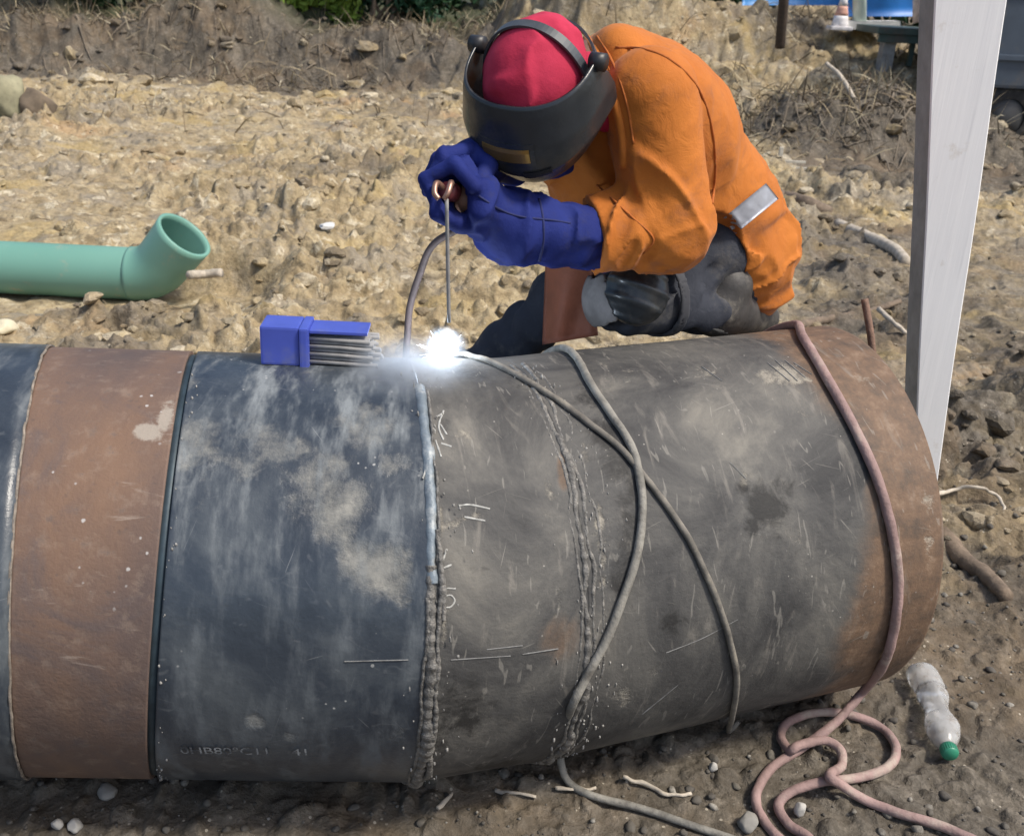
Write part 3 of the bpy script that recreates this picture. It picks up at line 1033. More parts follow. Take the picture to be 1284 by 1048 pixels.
for q, sg_ in (([(432, 829), (470, 828), (512, 827)], 0),
               ([(565, 827), (640, 822)], 1), ([(655, 820), (700, 813)], 1), ([(610, 814), (655, 809)], 1),
               ([(962, 455), (990, 478)], 2), ([(972, 452), (1000, 478)], 2), ([(984, 452), (1010, 474)], 2), ([(995, 455), (1018, 470)], 2), ([(880, 460), (905, 478)], 2), ([(915, 580), (935, 600)], 2), ([(835, 818), (880, 800), (925, 776)], 2), ([(805, 895), (850, 858)], 2)):
    link('scratch', MB().add(*stroke(q, .0009, seg=sg_)).mesh('scratch'), M_PALE, pr)

# stencilled number, very worn
def pipe_text(body, px0, px1, py, hpx, name, mat, label):
    cu = bpy.data.curves.new('lettering', 'FONT')
    cu.body = body; cu.size = 1.0; cu.extrude = 0
    ob = bpy.data.objects.new('lettering', cu); COL.objects.link(ob)
    bpy.context.view_layer.update()
    me = bpy.data.meshes.new_from_object(ob.evaluated_get(bpy.context.evaluated_depsgraph_get()))
    bpy.data.objects.remove(ob); bpy.data.curves.remove(cu)
    bm = bmesh.new(); bm.from_mesh(me)
    bmesh.ops.triangulate(bm, faces=bm.faces)
    bmesh.ops.subdivide_edges(bm, edges=[e_ for e_ in bm.edges if e_.calc_length() > .25], cuts=1)
    xs = [v_.co.x for v_ in bm.verts]; ys = [v_.co.y for v_ in bm.verts]
    x0, x1, y0, y1 = min(xs), max(xs), min(ys), max(ys)
    a, b = hit_pipe(px0, py, 0), hit_pipe(px1, py, 0)
    u, w = basis(D0)
    ta, tb = (a - P1) @ D0, (b - P1) @ D0
    r_ = a - P1 - ta * D0
    th0 = math.atan2(r_ @ w, r_ @ u)
    hh = hpx
    for v_ in bm.verts:
        t = ta + (tb - ta) * (v_.co.x - x0) / (x1 - x0)
        th = th0 - (v_.co.y - y0) / (y1 - y0) * hh / R
        v_.co = Vector(P1 + t * D0 + (math.cos(th) * u + math.sin(th) * w) * (R + 0.003))
    bm.to_mesh(me); bm.free()
    o = link(name, me, mat, pr); o['label'] = label
    return o


M_STEN = Mat('worn_stencil_paint', (0.15, 0.16, 0.17), .8)
_n = M_STEN.noise(38.0, 4, .6)
M_STEN.set('Base Color', M_STEN.ramp(_n, [(.36, (0.05, 0.058, 0.07)), (.54, (0.34, 0.35, 0.35))]))
pipe_text('0HB80°C11   \u00b741', 228, 385, 942, 0.019, 'lettering', M_STEN.m, 'worn stencilled number low on the dark blue section')


# ================================================================== LOOSE CLODS, GRAVEL, ROOTS
mb = MB(); r_ = np.random.default_rng(3)
N_CL = 6200
ys = 2.25 * np.exp(r_.random(N_CL) ** 0.85 * math.log(14.2 / 2.25))
xs = (r_.random(N_CL) * 2 - 1) * (ys * 0.62 + 0.3)
pat = fbm(xs * 0.8 + 9, ys * 0.8, None, 3, 41)
keep = r_.random(N_CL) < np.clip(0.5 + 1.2 * pat, 0.12, 1)
dk = darkness(xs, ys)
xs, ys, dk = xs[keep], ys[keep], dk[keep]
zs = height(xs, ys)
dverts, tverts = [], []
for k in range(len(xs)):
    s = 0.008 + 0.03 * r_.random() ** 3.0 * min(1.6, 0.6 + ys[k] / 6)
    if r_.random() < .05: s *= 1.7
    V, F = rock((xs[k], ys[k], zs[k] - s * .02), (s * r_.uniform(.8, 1.5), s, s), int(r_.integers(1, 400)), ICO2, .55, r_.uniform(.4, .75))
    mb.add(V, F); dverts.append(np.full(len(V), dk[k])); tverts.append(np.full(len(V), r_.random()))
bz_ = None
for k in range(420):
    if k < 90: x, y, s = r_.uniform(-6.3, .2), r_.normal(11.2, .5), r_.uniform(.03, .15) ** 1.0
    elif k < 200: y = r_.uniform(3.0, 10); x = r_.uniform(-.62, .62) * y; s = r_.uniform(.03, .075)
    elif k < 320: x, y, s = r_.uniform(-7, 5), r_.uniform(11.6, 13.6), .04 + .11 * r_.random() ** 3
    else: x, y, s = r_.normal(3.1, .8), r_.normal(9.2, .45), .03 + .08 * r_.random() ** 2
    if x < -1 and 3.9 < y < 4.8: continue
    V, F = rock((x, y, zg(x, y) - s * .12), (s * r_.uniform(.8, 1.6), s, s), int(r_.integers(1, 400)), ICO2, .6, r_.uniform(.5, .8))
    dkk = float(darkness(np.array([x]), np.array([y]))[0]) * (.4 if k < 90 else r_.uniform(.5, 1))
    mb.add(V, F); dverts.append(np.full(len(V), dkk)); tverts.append(np.full(len(V), r_.uniform(.2, .95)))
me = mb.mesh('mud_clods', False)
attr(me, 'tone', np.concatenate(tverts))
attr(me, 'dark', np.concatenate(dverts) * .9); attr(me, 'leafy', np.zeros(len(me.vertices)))
o = link('mud_clods', me, M_SOIL); tag(o, 'loose lumps of yellow and grey mud strewn over the site', kind='stuff')

mb = MB(); dverts = []
gy_ = r_.uniform(1.15, 2.5, 3000); gx_ = r_.uniform(-1.1, 1.5, 3000)
k_ = ~((gx_ < .6) & (gy_ > 1.46)); gx_, gy_ = gx_[k_], gy_[k_]; gz_ = height(gx_, gy_)
for k in range(len(gx_)):
    s = 0.0022 + 0.009 * r_.random() ** 4
    V, F = rock((gx_[k], gy_[k], gz_[k] + s * .3), (s * r_.uniform(.8, 1.5), s, s), k % 200 + 1, ICO1 if s < .006 else ICO2, .5, .7)
    mb.add(V, F); dverts.append(np.full(len(V), r_.random()))
me = mb.mesh('gravel')
attr(me, 'tone', np.concatenate(dverts))
M = Mat('grey_gravel', rough=.85)
M.set('Base Color', M.mix(M.rng(M.noise(90, 4, .6), .3, .7), M.ramp(M.attr('tone'), [(.5, (.06, .053, .045)), (.8, (.14, .125, .1)), (.97, (.33, .31, .27))]), (.1, .09, .075)))
M.bump(M.noise(300, 3, .6), .4, .002)
M_GRAV = M.m
o = link('gravel', me, M_GRAV); tag(o, 'small grey stones in the dark soil before the pipe', kind='stuff')

M_STONE = simple('pale_stone', (.38, .365, .335), .8, 0, .25, 25, .5, 90)
M_ROCK = simple('olive_boulder', (.25, .235, .15), .85, 0, .35, 7, .6, 40, dirt=(.12, .1, .075))
M_WOOD = simple('weathered_wood', (.16, .12, .085), .85, 0, .4, 30, .6, 120)
M_PALEWOOD = simple('bleached_root', (.42, .37, .3), .85, 0, .3, 30, .5, 120)
M_RUSTBAR = simple('rusty_bar', (.2, .12, .085), .8, 0, .35, 50, .5, 200)


def rock_thing(name, px, py, wpx, hpx, seed, mat, label, cat, group=None, dz=.0):
    """a stone whose foot stands on the ground at the pixel"""
    p = on_plane(px, py, 0.03)
    p = on_plane(px, py, zg(p[0], p[1]))
    sc = np.linalg.norm(p - CAM) / FPX
    s = wpx * sc / 2
    V, F = rock((p[0], p[1] + s * .6, zg(p[0], p[1] + s * .6) + hpx * sc * .45), (s, s, hpx * sc / 2 / .8), seed, ICO3, .3, .9)
    return single(name, new_mesh(name, V, F), mat, label, cat, group)


rock_thing('boulder', 2, 152, 56, 50, 5, M_ROCK, 'olive boulder at the left edge below the dark heap', 'boulder')
rock_thing('boulder', 44, 152, 40, 38, 13, simple('brown_boulder', (.13, .1, .07), .9, 0, .4, 9, .5, 40), 'small brown boulder leaning against the olive boulder', 'boulder')
for k, (a, b, c_, d, t) in enumerate(((70, 1041, 13, 11, 'round white stone at the bottom left corner'), (93, 1046, 17, 13, 'flat white stone beside the round white stone'),
                                     (1003, 1026, 15, 16, 'pale stone lying between the coils of pink hose'), (938, 1046, 26, 18, 'grey stone left of the hose coils at the bottom edge'),
                                     (133, 1003, 22, 14, 'angular grey stone under the rusty pipe end'), (893, 972, 11, 12, 'pale pebble under the grey pipe section, left of the hose coils'))):
    rock_thing('stone', a, b, c_, d, 30 + k, M_STONE if k != 3 and k != 4 else simple('grey_stone', (.22, .21, .19), .85, 0, .3, 20, .4), t, 'stone', 'pale stones in the foreground')


def gp(px, py, lift=0.0):
    """ground point under a pixel"""
    p = on_plane(px, py, 0.02)
    for _ in range(4):
        p = on_plane(px, py, zg(p[0], p[1]) + lift)
    return p


def stick(name, pix, r0, r1, mat, label, cat='stick', lift=.01, group=None, n=7, wob=.003):
    pts = cat_rom([gp(a, b, lift) if len(q) == 2 else at(a, b, q[2]) for q in pix for a, b in [q[:2]]], n)
    V, F = tube(pts, np.linspace(r0, r1, len(pts)), 8, wob=wob)
    return single(name, new_mesh(name, V, F), mat, label, cat, group)


stick('twig', [(620, 990), (645, 993), (672, 999)], .003, .0025, M_PALEWOOD, 'short pale twig on the ground left of the grey cable', 'twig', .006)
stick('twig', [(782, 975), (815, 985), (838, 996), (868, 995)], .004, .003, M_PALEWOOD, 'bent pale twig on the ground right of the grey cable', 'twig', .008)
stick('twig', [(697, 988), (722, 989), (748, 989)], .003, .003, M_PALEWOOD, 'straight pale twig crossing under the grey cable', 'twig', .004)
stick('twig', [(548, 1012), (560, 1002), (566, 994)], .004, .003, M_PALEWOOD, 'stubby twig standing up below the blue weld', 'twig', .012)
stick('branch', [(938, 240), (980, 247), (1010, 255), (1040, 268)], .05, .045, M_WOOD, 'thick muddy branch lying just behind the orange jacket', 'branch', .02)
stick('branch', [(1050, 282), (1085, 296), (1120, 312), (1136, 328)], .04, .03, M_PALEWOOD, 'pale broken branch beside the white post', 'branch', .02)
stick('branch', [(1000, 408), (1040, 400), (1085, 392), (1128, 378)], .02, .014, M_WOOD, 'thin muddy branch lying behind the right pipe end', 'branch', .015)
stick('branch', [(1102, 388), (1120, 404), (1136, 418)], .012, .01, M_PALEWOOD, 'short pale branch leaning towards the white post', 'branch', .03)
stick('branch', [(1182, 668), (1205, 700), (1235, 720), (1262, 748)], .028, .018, M_WOOD, 'muddy branch on the ground right of the pipe end', 'branch', .01)
stick('root', [(1168, 622), (1195, 614), (1225, 610), (1250, 622), (1264, 648)], .006, .004, M_PALEWOOD, 'thin arching root right of the pipe end', 'root', .03)
pA = gp(1074, 186)
stick('root', [(1036, 80, pA[1] + .25), (1052, 94, pA[1] + .1), (1067, 118, pA[1] - .1), (1075, 142, pA[1] - .16), (1071, 166, pA[1] - .12), (1078, 187, pA[1] - .05)], .02, .026, M_PALEWOOD, 'long pale bent root on the dark heap', 'root')
pB = gp(1095, 448)
stick('steel_peg', [(1095, 452, 2.02), (1091, 415, 2.03), (1084, 375, 2.05)], .008, .008, M_RUSTBAR, 'rusty steel peg driven in behind the right pipe end', 'peg', wob=0)
stick('stake', [(978, 60, 11.3), (980, 34, 11.25), (983, 0, 11.2), (985, -22, 11.2)], .055, .05, simple('dark_stake', (.05, .035, .025), .9, 0, .4, 20), 'dark wooden stake in the yellow bank', 'stake')
stick('stick', [(238, 345), (255, 344), (278, 342)], .02, .02, M_PALEWOOD, 'straight pale stick lying behind the green pipe bend', 'stick', .004)
# a small pale rack of slats stuck in the mud
q0 = gp(977, 212)
rk = thing('slat_crate', 'broken pale slatted crate end stuck in the mud behind the orange jacket', 'crate', q0)
M_SLAT = simple('pale_slat', (.48, .45, .38), .85, 0, .25, 25)
link('upright', MB().box(at(977, 206, q0[1]), (.03, .03, .26), None, .004).mesh('upright', False), M_SLAT, rk)
for (a, b, c_) in ((994, 203, .20), (997, 211, .22), (996, 219, .20)):
    link('slat', MB().box(at(a, b, q0[1] + .02), (c_, .02, .018), None, .003).mesh('slat', False), M_SLAT, rk)
# a scrap of white plastic
p = gp(412, 287)
V, F = rock((p[0], p[1], p[2] + .015), (.07, .035, .022), 77, ICO3, .6, .7)
single('plastic_scrap', new_mesh('plastic_scrap', V, F), simple('white_plastic', (.62, .62, .6), .5), 'small white plastic scrap in the yellow mud', 'litter')

# tangle of fine roots on the heaps
mb = MB(); r_ = np.random.default_rng(11)
NR = 640; k_ = np.arange(NR) < 430
rx = np.where(k_, r_.uniform(-7.5, .3, NR), r_.normal(3.0, .6, NR)); ry = np.where(k_, r_.uniform(12.0, 14.3, NR), r_.normal(9.3, .35, NR))
rl = r_.uniform(.15, .7, NR); ra = r_.uniform(0, 6.28, NR); ss = np.linspace(0, 1, 5)[None]
RX = rx[:, None] + (np.cos(ra) * rl * .6)[:, None] * ss; RY = ry[:, None] - .25 * ss + (np.sin(ra) * rl * .3)[:, None] * ss
RZ = height(RX, RY) + .01 + .05 * np.sin(3 * ss) * r_.random((NR, 5)) + r_.normal(0, .012, (NR, 5))
for k in range(NR):
    mb.tube(cat_rom(np.stack([RX[k], RY[k], RZ[k]], 1), 3), np.linspace(.008, .002, 13) * (.3 + 1.6 * r_.random() ** 3), 4)
o = link('root_tangle', mb.mesh('root_tangle'), simple('dry_roots', (.17, .14, .105), .9, 0, .7, 1.5)); tag(o, 'tangle of torn roots on the dark heaps', kind='stuff')


# dry brush and straw caught in the banks, short straws in the mud
r_ = np.random.default_rng(17); NB_ = 9000
kk = r_.random(NB_)
bx = np.where(kk < .42, r_.uniform(-7.5, .5, NB_), np.where(kk < .72, r_.uniform(-.6, 4.6, NB_), np.where(kk < .86, r_.normal(3.0, .8, NB_), r_.uniform(-1, 1, NB_) * 4)))
by = np.where(kk < .42, r_.uniform(11.8, 14.0, NB_), np.where(kk < .72, r_.uniform(10.0, 13.0, NB_), np.where(kk < .86, r_.normal(9.3, .45, NB_), 3.2 + 7.5 * r_.random(NB_))))
cl_ = fbm(bx * 1.3, by * 1.3, None, 3, 66) > -.12
bx, by = bx[cl_], by[cl_]; nb_ = len(bx); flat_ = (by < 8.5)
bz = height(bx, by)
d = r_.normal(size=(nb_, 3)); d[:, 2] = np.where(flat_, .12 * np.abs(d[:, 2]), np.abs(d[:, 2]) * .9); d /= np.linalg.norm(d, axis=1, keepdims=True)
L = np.where(flat_, r_.uniform(.03, .11, nb_), r_.uniform(.06, .34, nb_))[:, None]
side = np.cross(d, r_.normal(size=(nb_, 3))); side /= np.linalg.norm(side, axis=1, keepdims=True)
wd = np.where(flat_, .002, r_.uniform(.003, .008, nb_))[:, None]
P0 = np.stack([bx, by, bz - .005], 1); P1_ = P0 + d * L * .55 + np.array([0, 0, .01]); P2_ = P0 + d * L - np.array([0, 0, .02]) * (~flat_)[:, None]
V = np.stack([P0 - side * wd, P0 + side * wd, P1_ + side * wd * .8, P1_ - side * wd * .8, P2_], 1).reshape(-1, 3)
i = np.arange(nb_) * 5
me = new_mesh('dry_brush', V, [np.stack([i + 3, i + 2, i + 4], 1), np.stack([i, i + 1, i + 2, i + 3], 1)], False)
attr(me, 'tone', np.repeat(r_.random(nb_), 5))
M = Mat('dry_straw', rough=.9)
M.set('Base Color', M.ramp(M.attr('tone'), [(0, (.06, .045, .03)), (.45, (.17, .13, .08)), (.8, (.36, .30, .19)), (1, (.48, .43, .31))]))
o = link('dry_brush', me, M.m); tag(o, 'dry brush and straw on the banks and in the mud', kind='stuff')


# ================================================================== BUSHES AT THE BACK
def leaf_mat(name, a, b):
    M = Mat(name, rough=.55, spec=.3)
    M.set('Base Color', M.ramp(M.noise(2.5, 4, .6), [(.3, a), (.7, b)]))
    M.set('Subsurface Weight', 0.0)
    return M.m


def bush(px, Y, zb, rx, rz, n, leaf, mat, label, seed, droop=0.0, group='bushes behind the dark heap'):
    r = np.random.default_rng(seed)
    c = at(px, 0, Y); c[2] = zb
    t = thing('bush', label, 'bush', c, group)
    nt = 14
    cl = np.stack([r.normal(0, .5, nt) * rx, r.normal(0, .45, nt) * rx * .8, np.abs(r.normal(.45, .3, nt)) * rz], 1) + c
    mb = MB()
    for k in range(nt):
        e = cl[k]
        mid = (e + c) / 2 + r.normal(0, .08, 3)
        b0 = c + np.array([r.normal(0, .12), r.normal(0, .12), -.25])
        mb.tube(cat_rom([b0, mid, e], 4), np.linspace(.028, .006, 9), 6)
    link('stem', mb.mesh('stem'), M_WOOD, t)['kind'] = 'stuff'
    k = r.integers(0, nt, n)
    d = r.normal(size=(n, 3)); d /= np.linalg.norm(d, axis=1, keepdims=True)
    P = cl[k] + d * (r.random((n, 1)) ** .5) * np.array([rx, rx, rz * .9]) * .42
    P[:, 2] = np.maximum(P[:, 2], zb - .2)
    a = r.normal(size=(n, 3)); a[:, 2] -= droop; a /= np.linalg.norm(a, axis=1, keepdims=True)
    b = np.cross(a, r.normal(size=(n, 3)) + np.array([0, 0, 1.5])); b /= np.linalg.norm(b, axis=1, keepdims=True)
    nn = np.cross(a, b)
    L = leaf * r.uniform(.6, 1.4, (n, 1))
    V = np.stack([P - a * L, P + b * L * .38 + nn * L * .12, P + a * L, P - b * L * .38 + nn * L * .12], 1).reshape(-1, 3)
    i = np.arange(n) * 4
    link('foliage', new_mesh('foliage', V, [np.concatenate([np.stack([i, i + 1, i + 2], 1), np.stack([i, i + 2, i + 3], 1)])], False), mat, t)
    return t


M_LD = leaf_mat('dark_leaves', (.012, .035, .012), (.035, .085, .03))
M_LB = leaf_mat('bluish_leaves', (.015, .05, .026), (.035, .10, .05))
M_LL = leaf_mat('light_leaves', (.13, .22, .03), (.30, .42, .08))
M_LO = leaf_mat('olive_leaves', (.05, .06, .015), (.13, .14, .04))
bush(100, 14.0, .95, .9, 1.3, 5000, .07, M_LD, 'dark green bush above the left of the dark heap', 1)
bush(20, 14.6, 1.0, .8, 1.2, 3000, .06, M_LO, 'olive scrub at the far left above the heap', 2)
bush(190, 14.5, 1.05, .8, 1.2, 3000, .07, M_LO, 'olive bush between the dark bush and the brown heap top', 3, .8)
bush(320, 14.2, .95, .55, 1.0, 3500, .09, M_LO, 'drooping olive scrub left of the light green bush', 4, 1.2)
bush(392, 14.0, .85, .55, 1.1, 4000, .075, M_LL, 'light yellow-green bush in the middle of the back edge', 5)
bush(480, 14.0, .85, .8, 1.3, 7000, .06, M_LB, 'dense deep green bush behind the welder at the back edge', 6)
bush(535, 14.6, .9, .5, 1.2, 3000, .06, M_LD, 'dark bush where the heap meets the yellow bank', 7)
# the wood further back
r_ = np.random.default_rng(21); n = 26000
P = np.stack([r_.uniform(-26, 22, n), r_.uniform(22, 27, n), .8 + 5.5 * r_.random(n) ** .8], 1)
P[:, 2] *= .75 + .35 * vnoise(P[:, 0] * .5, P[:, 1] * .1, None, 4)
a = r_.normal(size=(n, 3)); a /= np.linalg.norm(a, axis=1, keepdims=True)
b = np.cross(a, r_.normal(size=(n, 3))); b /= np.linalg.norm(b, axis=1, keepdims=True)
L = r_.uniform(.12, .3, (n, 1))
V = np.stack([P - a * L, P + b * L * .5, P + a * L, P - b * L * .5], 1).reshape(-1, 3); i = np.arange(n) * 4
o = link('woods', new_mesh('woods', V, [np.stack([i, i + 1, i + 2, i + 3], 1)], False), M_LD); tag(o, 'distant green wood behind the site', kind='stuff')


# ================================================================== GREEN PLASTIC PIPE
GY_ = 4.35
gz = zg(-1.6, GY_)
rr = 0.118
g0, g1 = at(-320, 338, GY_), at(178, 338, GY_)
g1[2] = g0[2] = GREEN_Z
dirA = np.array([1.0, 0, 0])
dirB = c_right * .68 + c_up * .62 - AF * .40; dirB /= np.linalg.norm(dirB)
t = thing('plastic_pipe', 'light green plastic drain pipe with an upturned bend, lying on the yellow mud', 'pipe', [g0[0] + 1, GY_, g0[2] - rr])
M_GREEN = Mat('green_plastic', rough=.38)
nz = M_GREEN.noise(3.0, 5, .6)
cg = M_GREEN.ramp(M_GREEN.noise(1.2, 3, .5), [(.3, (.12, .28, .225)), (.7, (.17, .35, .285))])
M_GREEN.set('Base Color', M_GREEN.mix(M_GREEN.rng(M_GREEN.noise(9.0, 7, .7), .56, .7, 0, .6), cg, (.36, .33, .24)))
M_GREEN.set('Roughness', M_GREEN.rng(nz, .3, .7, .3, .55))


def hollow(pts, r, ri, sides=40, close_start=False):
    Vo, Fo = tube(pts, r, sides, caps=False); Vi, Fi = tube(pts, ri, sides, caps=False)
    n = len(Vo); k = np.arange(sides); k1 = (k + 1) % sides; e = n - sides
    F = [Fo[0], Fi[0][:, ::-1] + n, np.stack([e + k, e + k1, n + e + k1, n + e + k], 1), np.stack([k, n + k, n + k1, k1], 1)]
    return np.vstack([Vo, Vi]), [np.concatenate(F)]


V, F = hollow(np.linspace(g0, g1, 30), rr, rr - .008)
link('pipe_barrel', new_mesh('pipe_barrel', V, F), M_GREEN.m, t)
pts = [g1 - dirA * .05]
bl = .16
for s in np.linspace(0, 1, 12):
    d = dirA * (1 - s) + dirB * s; d /= np.linalg.norm(d)
    pts.append(pts[-1] + d * .0155)
for s in range(6): pts.append(pts[-1] + dirB * .027)
pts = np.array(pts)
V, F = hollow(pts, np.concatenate([np.full(13, rr + .004), np.linspace(rr + .005, rr + .011, 6)]), rr - .004)
o = link('pipe_bend', new_mesh('pipe_bend', V, F), M_GREEN.m, t)
o['label'] = 'open upturned bend at the end of the green pipe'
# a pale lump of foam left of it
p = gp(6, 416)
V, F = rock((p[0], p[1], p[2] + .02), (.06, .04, .035), 31, ICO3, .3, .8)
single('stone', new_mesh('stone', V, F), simple('cream_stone', (.55, .5, .36), .8), 'cream stone below the green pipe at the left edge', 'stone')

# ================================================================== WHITE POST
YP = 2.28
M_WHITE = Mat('white_painted_timber', rough=.55)
co = M_WHITE.map(M_WHITE.co(), (40, 40, 1.6))
gw = M_WHITE.noise(1.0, 5, .6, co, .4)
cw = M_WHITE.ramp(M_WHITE.noise(3.0, 4, .6), [(.3, (.79, .79, .79)), (.7, (.84, .84, .83))])
cw = M_WHITE.mix(M_WHITE.rng(gw, .62, .74, 0, .3), cw, (.42, .43, .46))
cw = M_WHITE.mix(M_WHITE.rng(M_WHITE.noise(14.0, 7, .7), .6, .75, 0, .5), cw, (.55, .5, .42))
M_WHITE.set('Base Color', cw)
M_WHITE.bump(gw, .35, .003)
TLp, TRp = at(1172, 0, YP), at(1263, 0, YP)
BLp, BRp = at(1150, 500, YP), at(1184, 540, YP)
ext = lambda a, b, z: a + (b - a) * ((z - a[2]) / (b[2] - a[2]))
zb, zt = -.12, 1.75
Vp, nseg = [], 24
for z in np.linspace(zb, zt, nseg):
    l_, r2 = ext(TLp, BLp, z), ext(TRp, BRp, z)
    if r2[0] - l_[0] < .035: r2 = l_ + np.array([.035, 0, 0])
    w_ = .0012 * math.sin(z * 9)
    for q in ((l_[0] + w_, YP), (l_[0] + w_ + .003, YP - .003), (r2[0] + w_ - .003, YP - .003), (r2[0] + w_, YP), (r2[0] + w_, YP + .085), (l_[0] + w_, YP + .085)):
        Vp.append([q[0], q[1], z])
F = [(i * 6 + k, i * 6 + (k + 1) % 6, (i + 1) * 6 + (k + 1) % 6, (i + 1) * 6 + k) for i in range(nseg - 1) for k in range(6)]
e_ = (nseg - 1) * 6
F2 = [(e_, e_ + 1, e_ + 2, e_ + 3), (e_, e_ + 3, e_ + 4, e_ + 5)]
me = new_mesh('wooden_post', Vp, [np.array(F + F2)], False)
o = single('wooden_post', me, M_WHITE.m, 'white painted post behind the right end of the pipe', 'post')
me.materials.append(simple('post_left_grey', (.25, .255, .26), .8, 0, .25, 12, .3, 60))  # left face gets a darker grey than the front
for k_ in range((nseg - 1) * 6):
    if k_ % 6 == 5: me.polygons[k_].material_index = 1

# ================================================================== BACK RIGHT: STALL, CONE, TRAILER
M_BLUE = simple('blue_tarpaulin', (.02, .17, .52), .45, 0, .25, 3, .3, 8)
M_TEAL = simple('dark_green_paint', (.055, .085, .07), .6, 0, .3, 6, dirt=(.1, .09, .07))
M_CONC = simple('grey_concrete', (.3, .29, .27), .9, 0, .25, 14, .5, 60)
M_PW = simple('pale_green_white_paint', (.62, .72, .66), .55, 0, .15, 10)
YB = 12.6
t = thing('market_shelter', 'blue tarpaulin shelter on a pale post above the dark green bench', 'shelter', at(1100, 60, YB))
cz = at(1080, 22, YB)[2]
def cloth_sheet(pxa, pxb, ya, yb, Y, fold, seed, thick=.02):
    n, k = 40, 14
    P = np.array([[at(pxa + (pxb - pxa) * i / (n - 1), ya + (yb - ya) * j / (k - 1), Y) for i in range(n)] for j in range(k)])
    w_ = fold * np.sin(P[..., 0] * 5 + 2 * P[..., 2] + seed) + fold * .6 * vnoise(P[..., 0] * 4, P[..., 2] * 2, None, seed)
    P[..., 1] += w_
    A = P.reshape(-1, 3); B = A + np.array([0, thick, 0])
    idx = (np.arange(k - 1)[:, None] * n + np.arange(n - 1)[None]).ravel()
    F = np.stack([idx, idx + n, idx + n + 1, idx + 1], 1)
    m_ = len(A)
    ring = [j * n for j in range(k)] + [(k - 1) * n + i for i in range(1, n)] + [j * n + n - 1 for j in range(k - 2, -1, -1)] + [i for i in range(n - 2, 0, -1)]
    ring = np.array(ring); nx = np.roll(ring, -1)
    return np.vstack([A, B]), [np.concatenate([F, F[:, ::-1] + m_, np.stack([ring, nx, nx + m_, ring + m_], 1)])]
V, F = cloth_sheet(1062, 1172, -140, 21, YB, .03, 1); link('tarpaulin_panel', new_mesh('tarpaulin_panel', V, F), M_BLUE, t)
V, F = cloth_sheet(930, 1058, -140, 7, YB + .25, .03, 2); link('tarpaulin_panel', new_mesh('tarpaulin_panel', V, F), simple('bright_blue_tarpaulin', (.05, .25, .6), .45, 0, .2, 3), t)
link('post', MB().tube([at(1078, 33, YB - .4), at(1077, -140, YB - .4)], .075, 14).mesh('post'), M_PW, t)
link('post', MB().tube([at(1150, 28, YB - .2), at(1151, -140, YB - .2)], .05, 14).mesh('post'), simple('pink_white_paint', (.65, .6, .66), .6), t)
V, F = cloth_sheet(1062, 1130, 27, 37, YB - .5, .01, 3, .25); link('pale_shelf', new_mesh('pale_shelf', V, F), simple('pale_board', (.6, .6, .57), .7, 0, .2, 8), t)
t = thing('bench', 'dark green bench on concrete blocks below the blue tarpaulin', 'bench', at(1140, 80, 11.6))
c_ = at(1142, 39, 11.6)
link('bench_top', MB().box(c_, (.95, .8, .07), None, .01).mesh('bench_top', False), M_TEAL, t)
link('apron', MB().box(c_ + np.array([0, -.36, -.075]), (.9, .04, .08), None, .004).mesh('apron', False), M_TEAL, t)
link('leg', MB().box(at(1110, 74, 11.35), (.13, .16, .42), None, .012).mesh('leg', False), M_CONC, t)
link('leg', MB().box(at(1143, 62, 11.35), (.05, .06, .34), None, .006).mesh('leg', False), M_TEAL, t)
link('leg', MB().box(at(1174, 70, 11.35), (.12, .14, .42), None, .012).mesh('leg', False), M_CONC, t)
p = at(1052, 38, 12.1)
t = thing('traffic_cone', 'small white and orange traffic cone on the bank under the blue tarpaulin', 'cone', p)
M_CO = simple('faded_orange_plastic', (.6, .33, .25), .6); M_CW = simple('white_cone_plastic', (.72, .7, .7), .5)
link('base', MB().box(p + np.array([0, 0, .02]), (.24, .24, .04), None, .01).mesh('base', False), M_CW, t)
def cone_piece(z0, z1, r0, r1, mat, name):
    return link(name, MB().tube(np.linspace(p + np.array([0, 0, z0]), p + np.array([0, 0, z1]), 4), np.linspace(r0, r1, 4), 20).mesh(name), mat, t)
cone_piece(.04, .15, .095, .075, M_CW, 'cone_body'); cone_piece(.15, .25, .075, .053, M_CO, 'cone_band'); cone_piece(.25, .42, .053, .02, M_CW, 'cone_top')

p = gp(1275, 168)
YV = 9.6
t = thing('trailer', 'dark blue-grey trailer with a black wheel behind the white post, cut by the right edge', 'trailer', [at(1330, 160, YV)[0], YV, zg(5.2, YV)])
M_NAVY = simple('dark_blue_grey_paint', (.05, .068, .095), .45, 0, .2, 3, dirt=(.11, .1, .085))
M_TYRE = simple('black_rubber', (.02, .02, .021), .85, 0, .4, 20, dirt=(.08, .07, .055))
x0 = at(1246, 60, YV)[0]
zlo, zhi = at(1275, 112, YV)[2], at(1275, 0, YV)[2] + .9
link('body', MB().box(((2 * x0 + 2.6) / 2, YV + .8, (zlo + zhi) / 2), (2.6, 1.6, zhi - zlo), None, .03).mesh('body', False), M_NAVY, t)
for zz in (.16, .5, .84):
    link('rib', MB().box((x0 + 1.3, YV - .012, zlo + (zhi - zlo) * zz), (2.56, .03, .05), None, .008).mesh('rib', False), M_NAVY, t)
link('chassis', MB().box((x0 + 1.3, YV + .8, zlo - .06), (2.5, 1.3, .1), None, .01).mesh('chassis', False), M_TYRE, t)
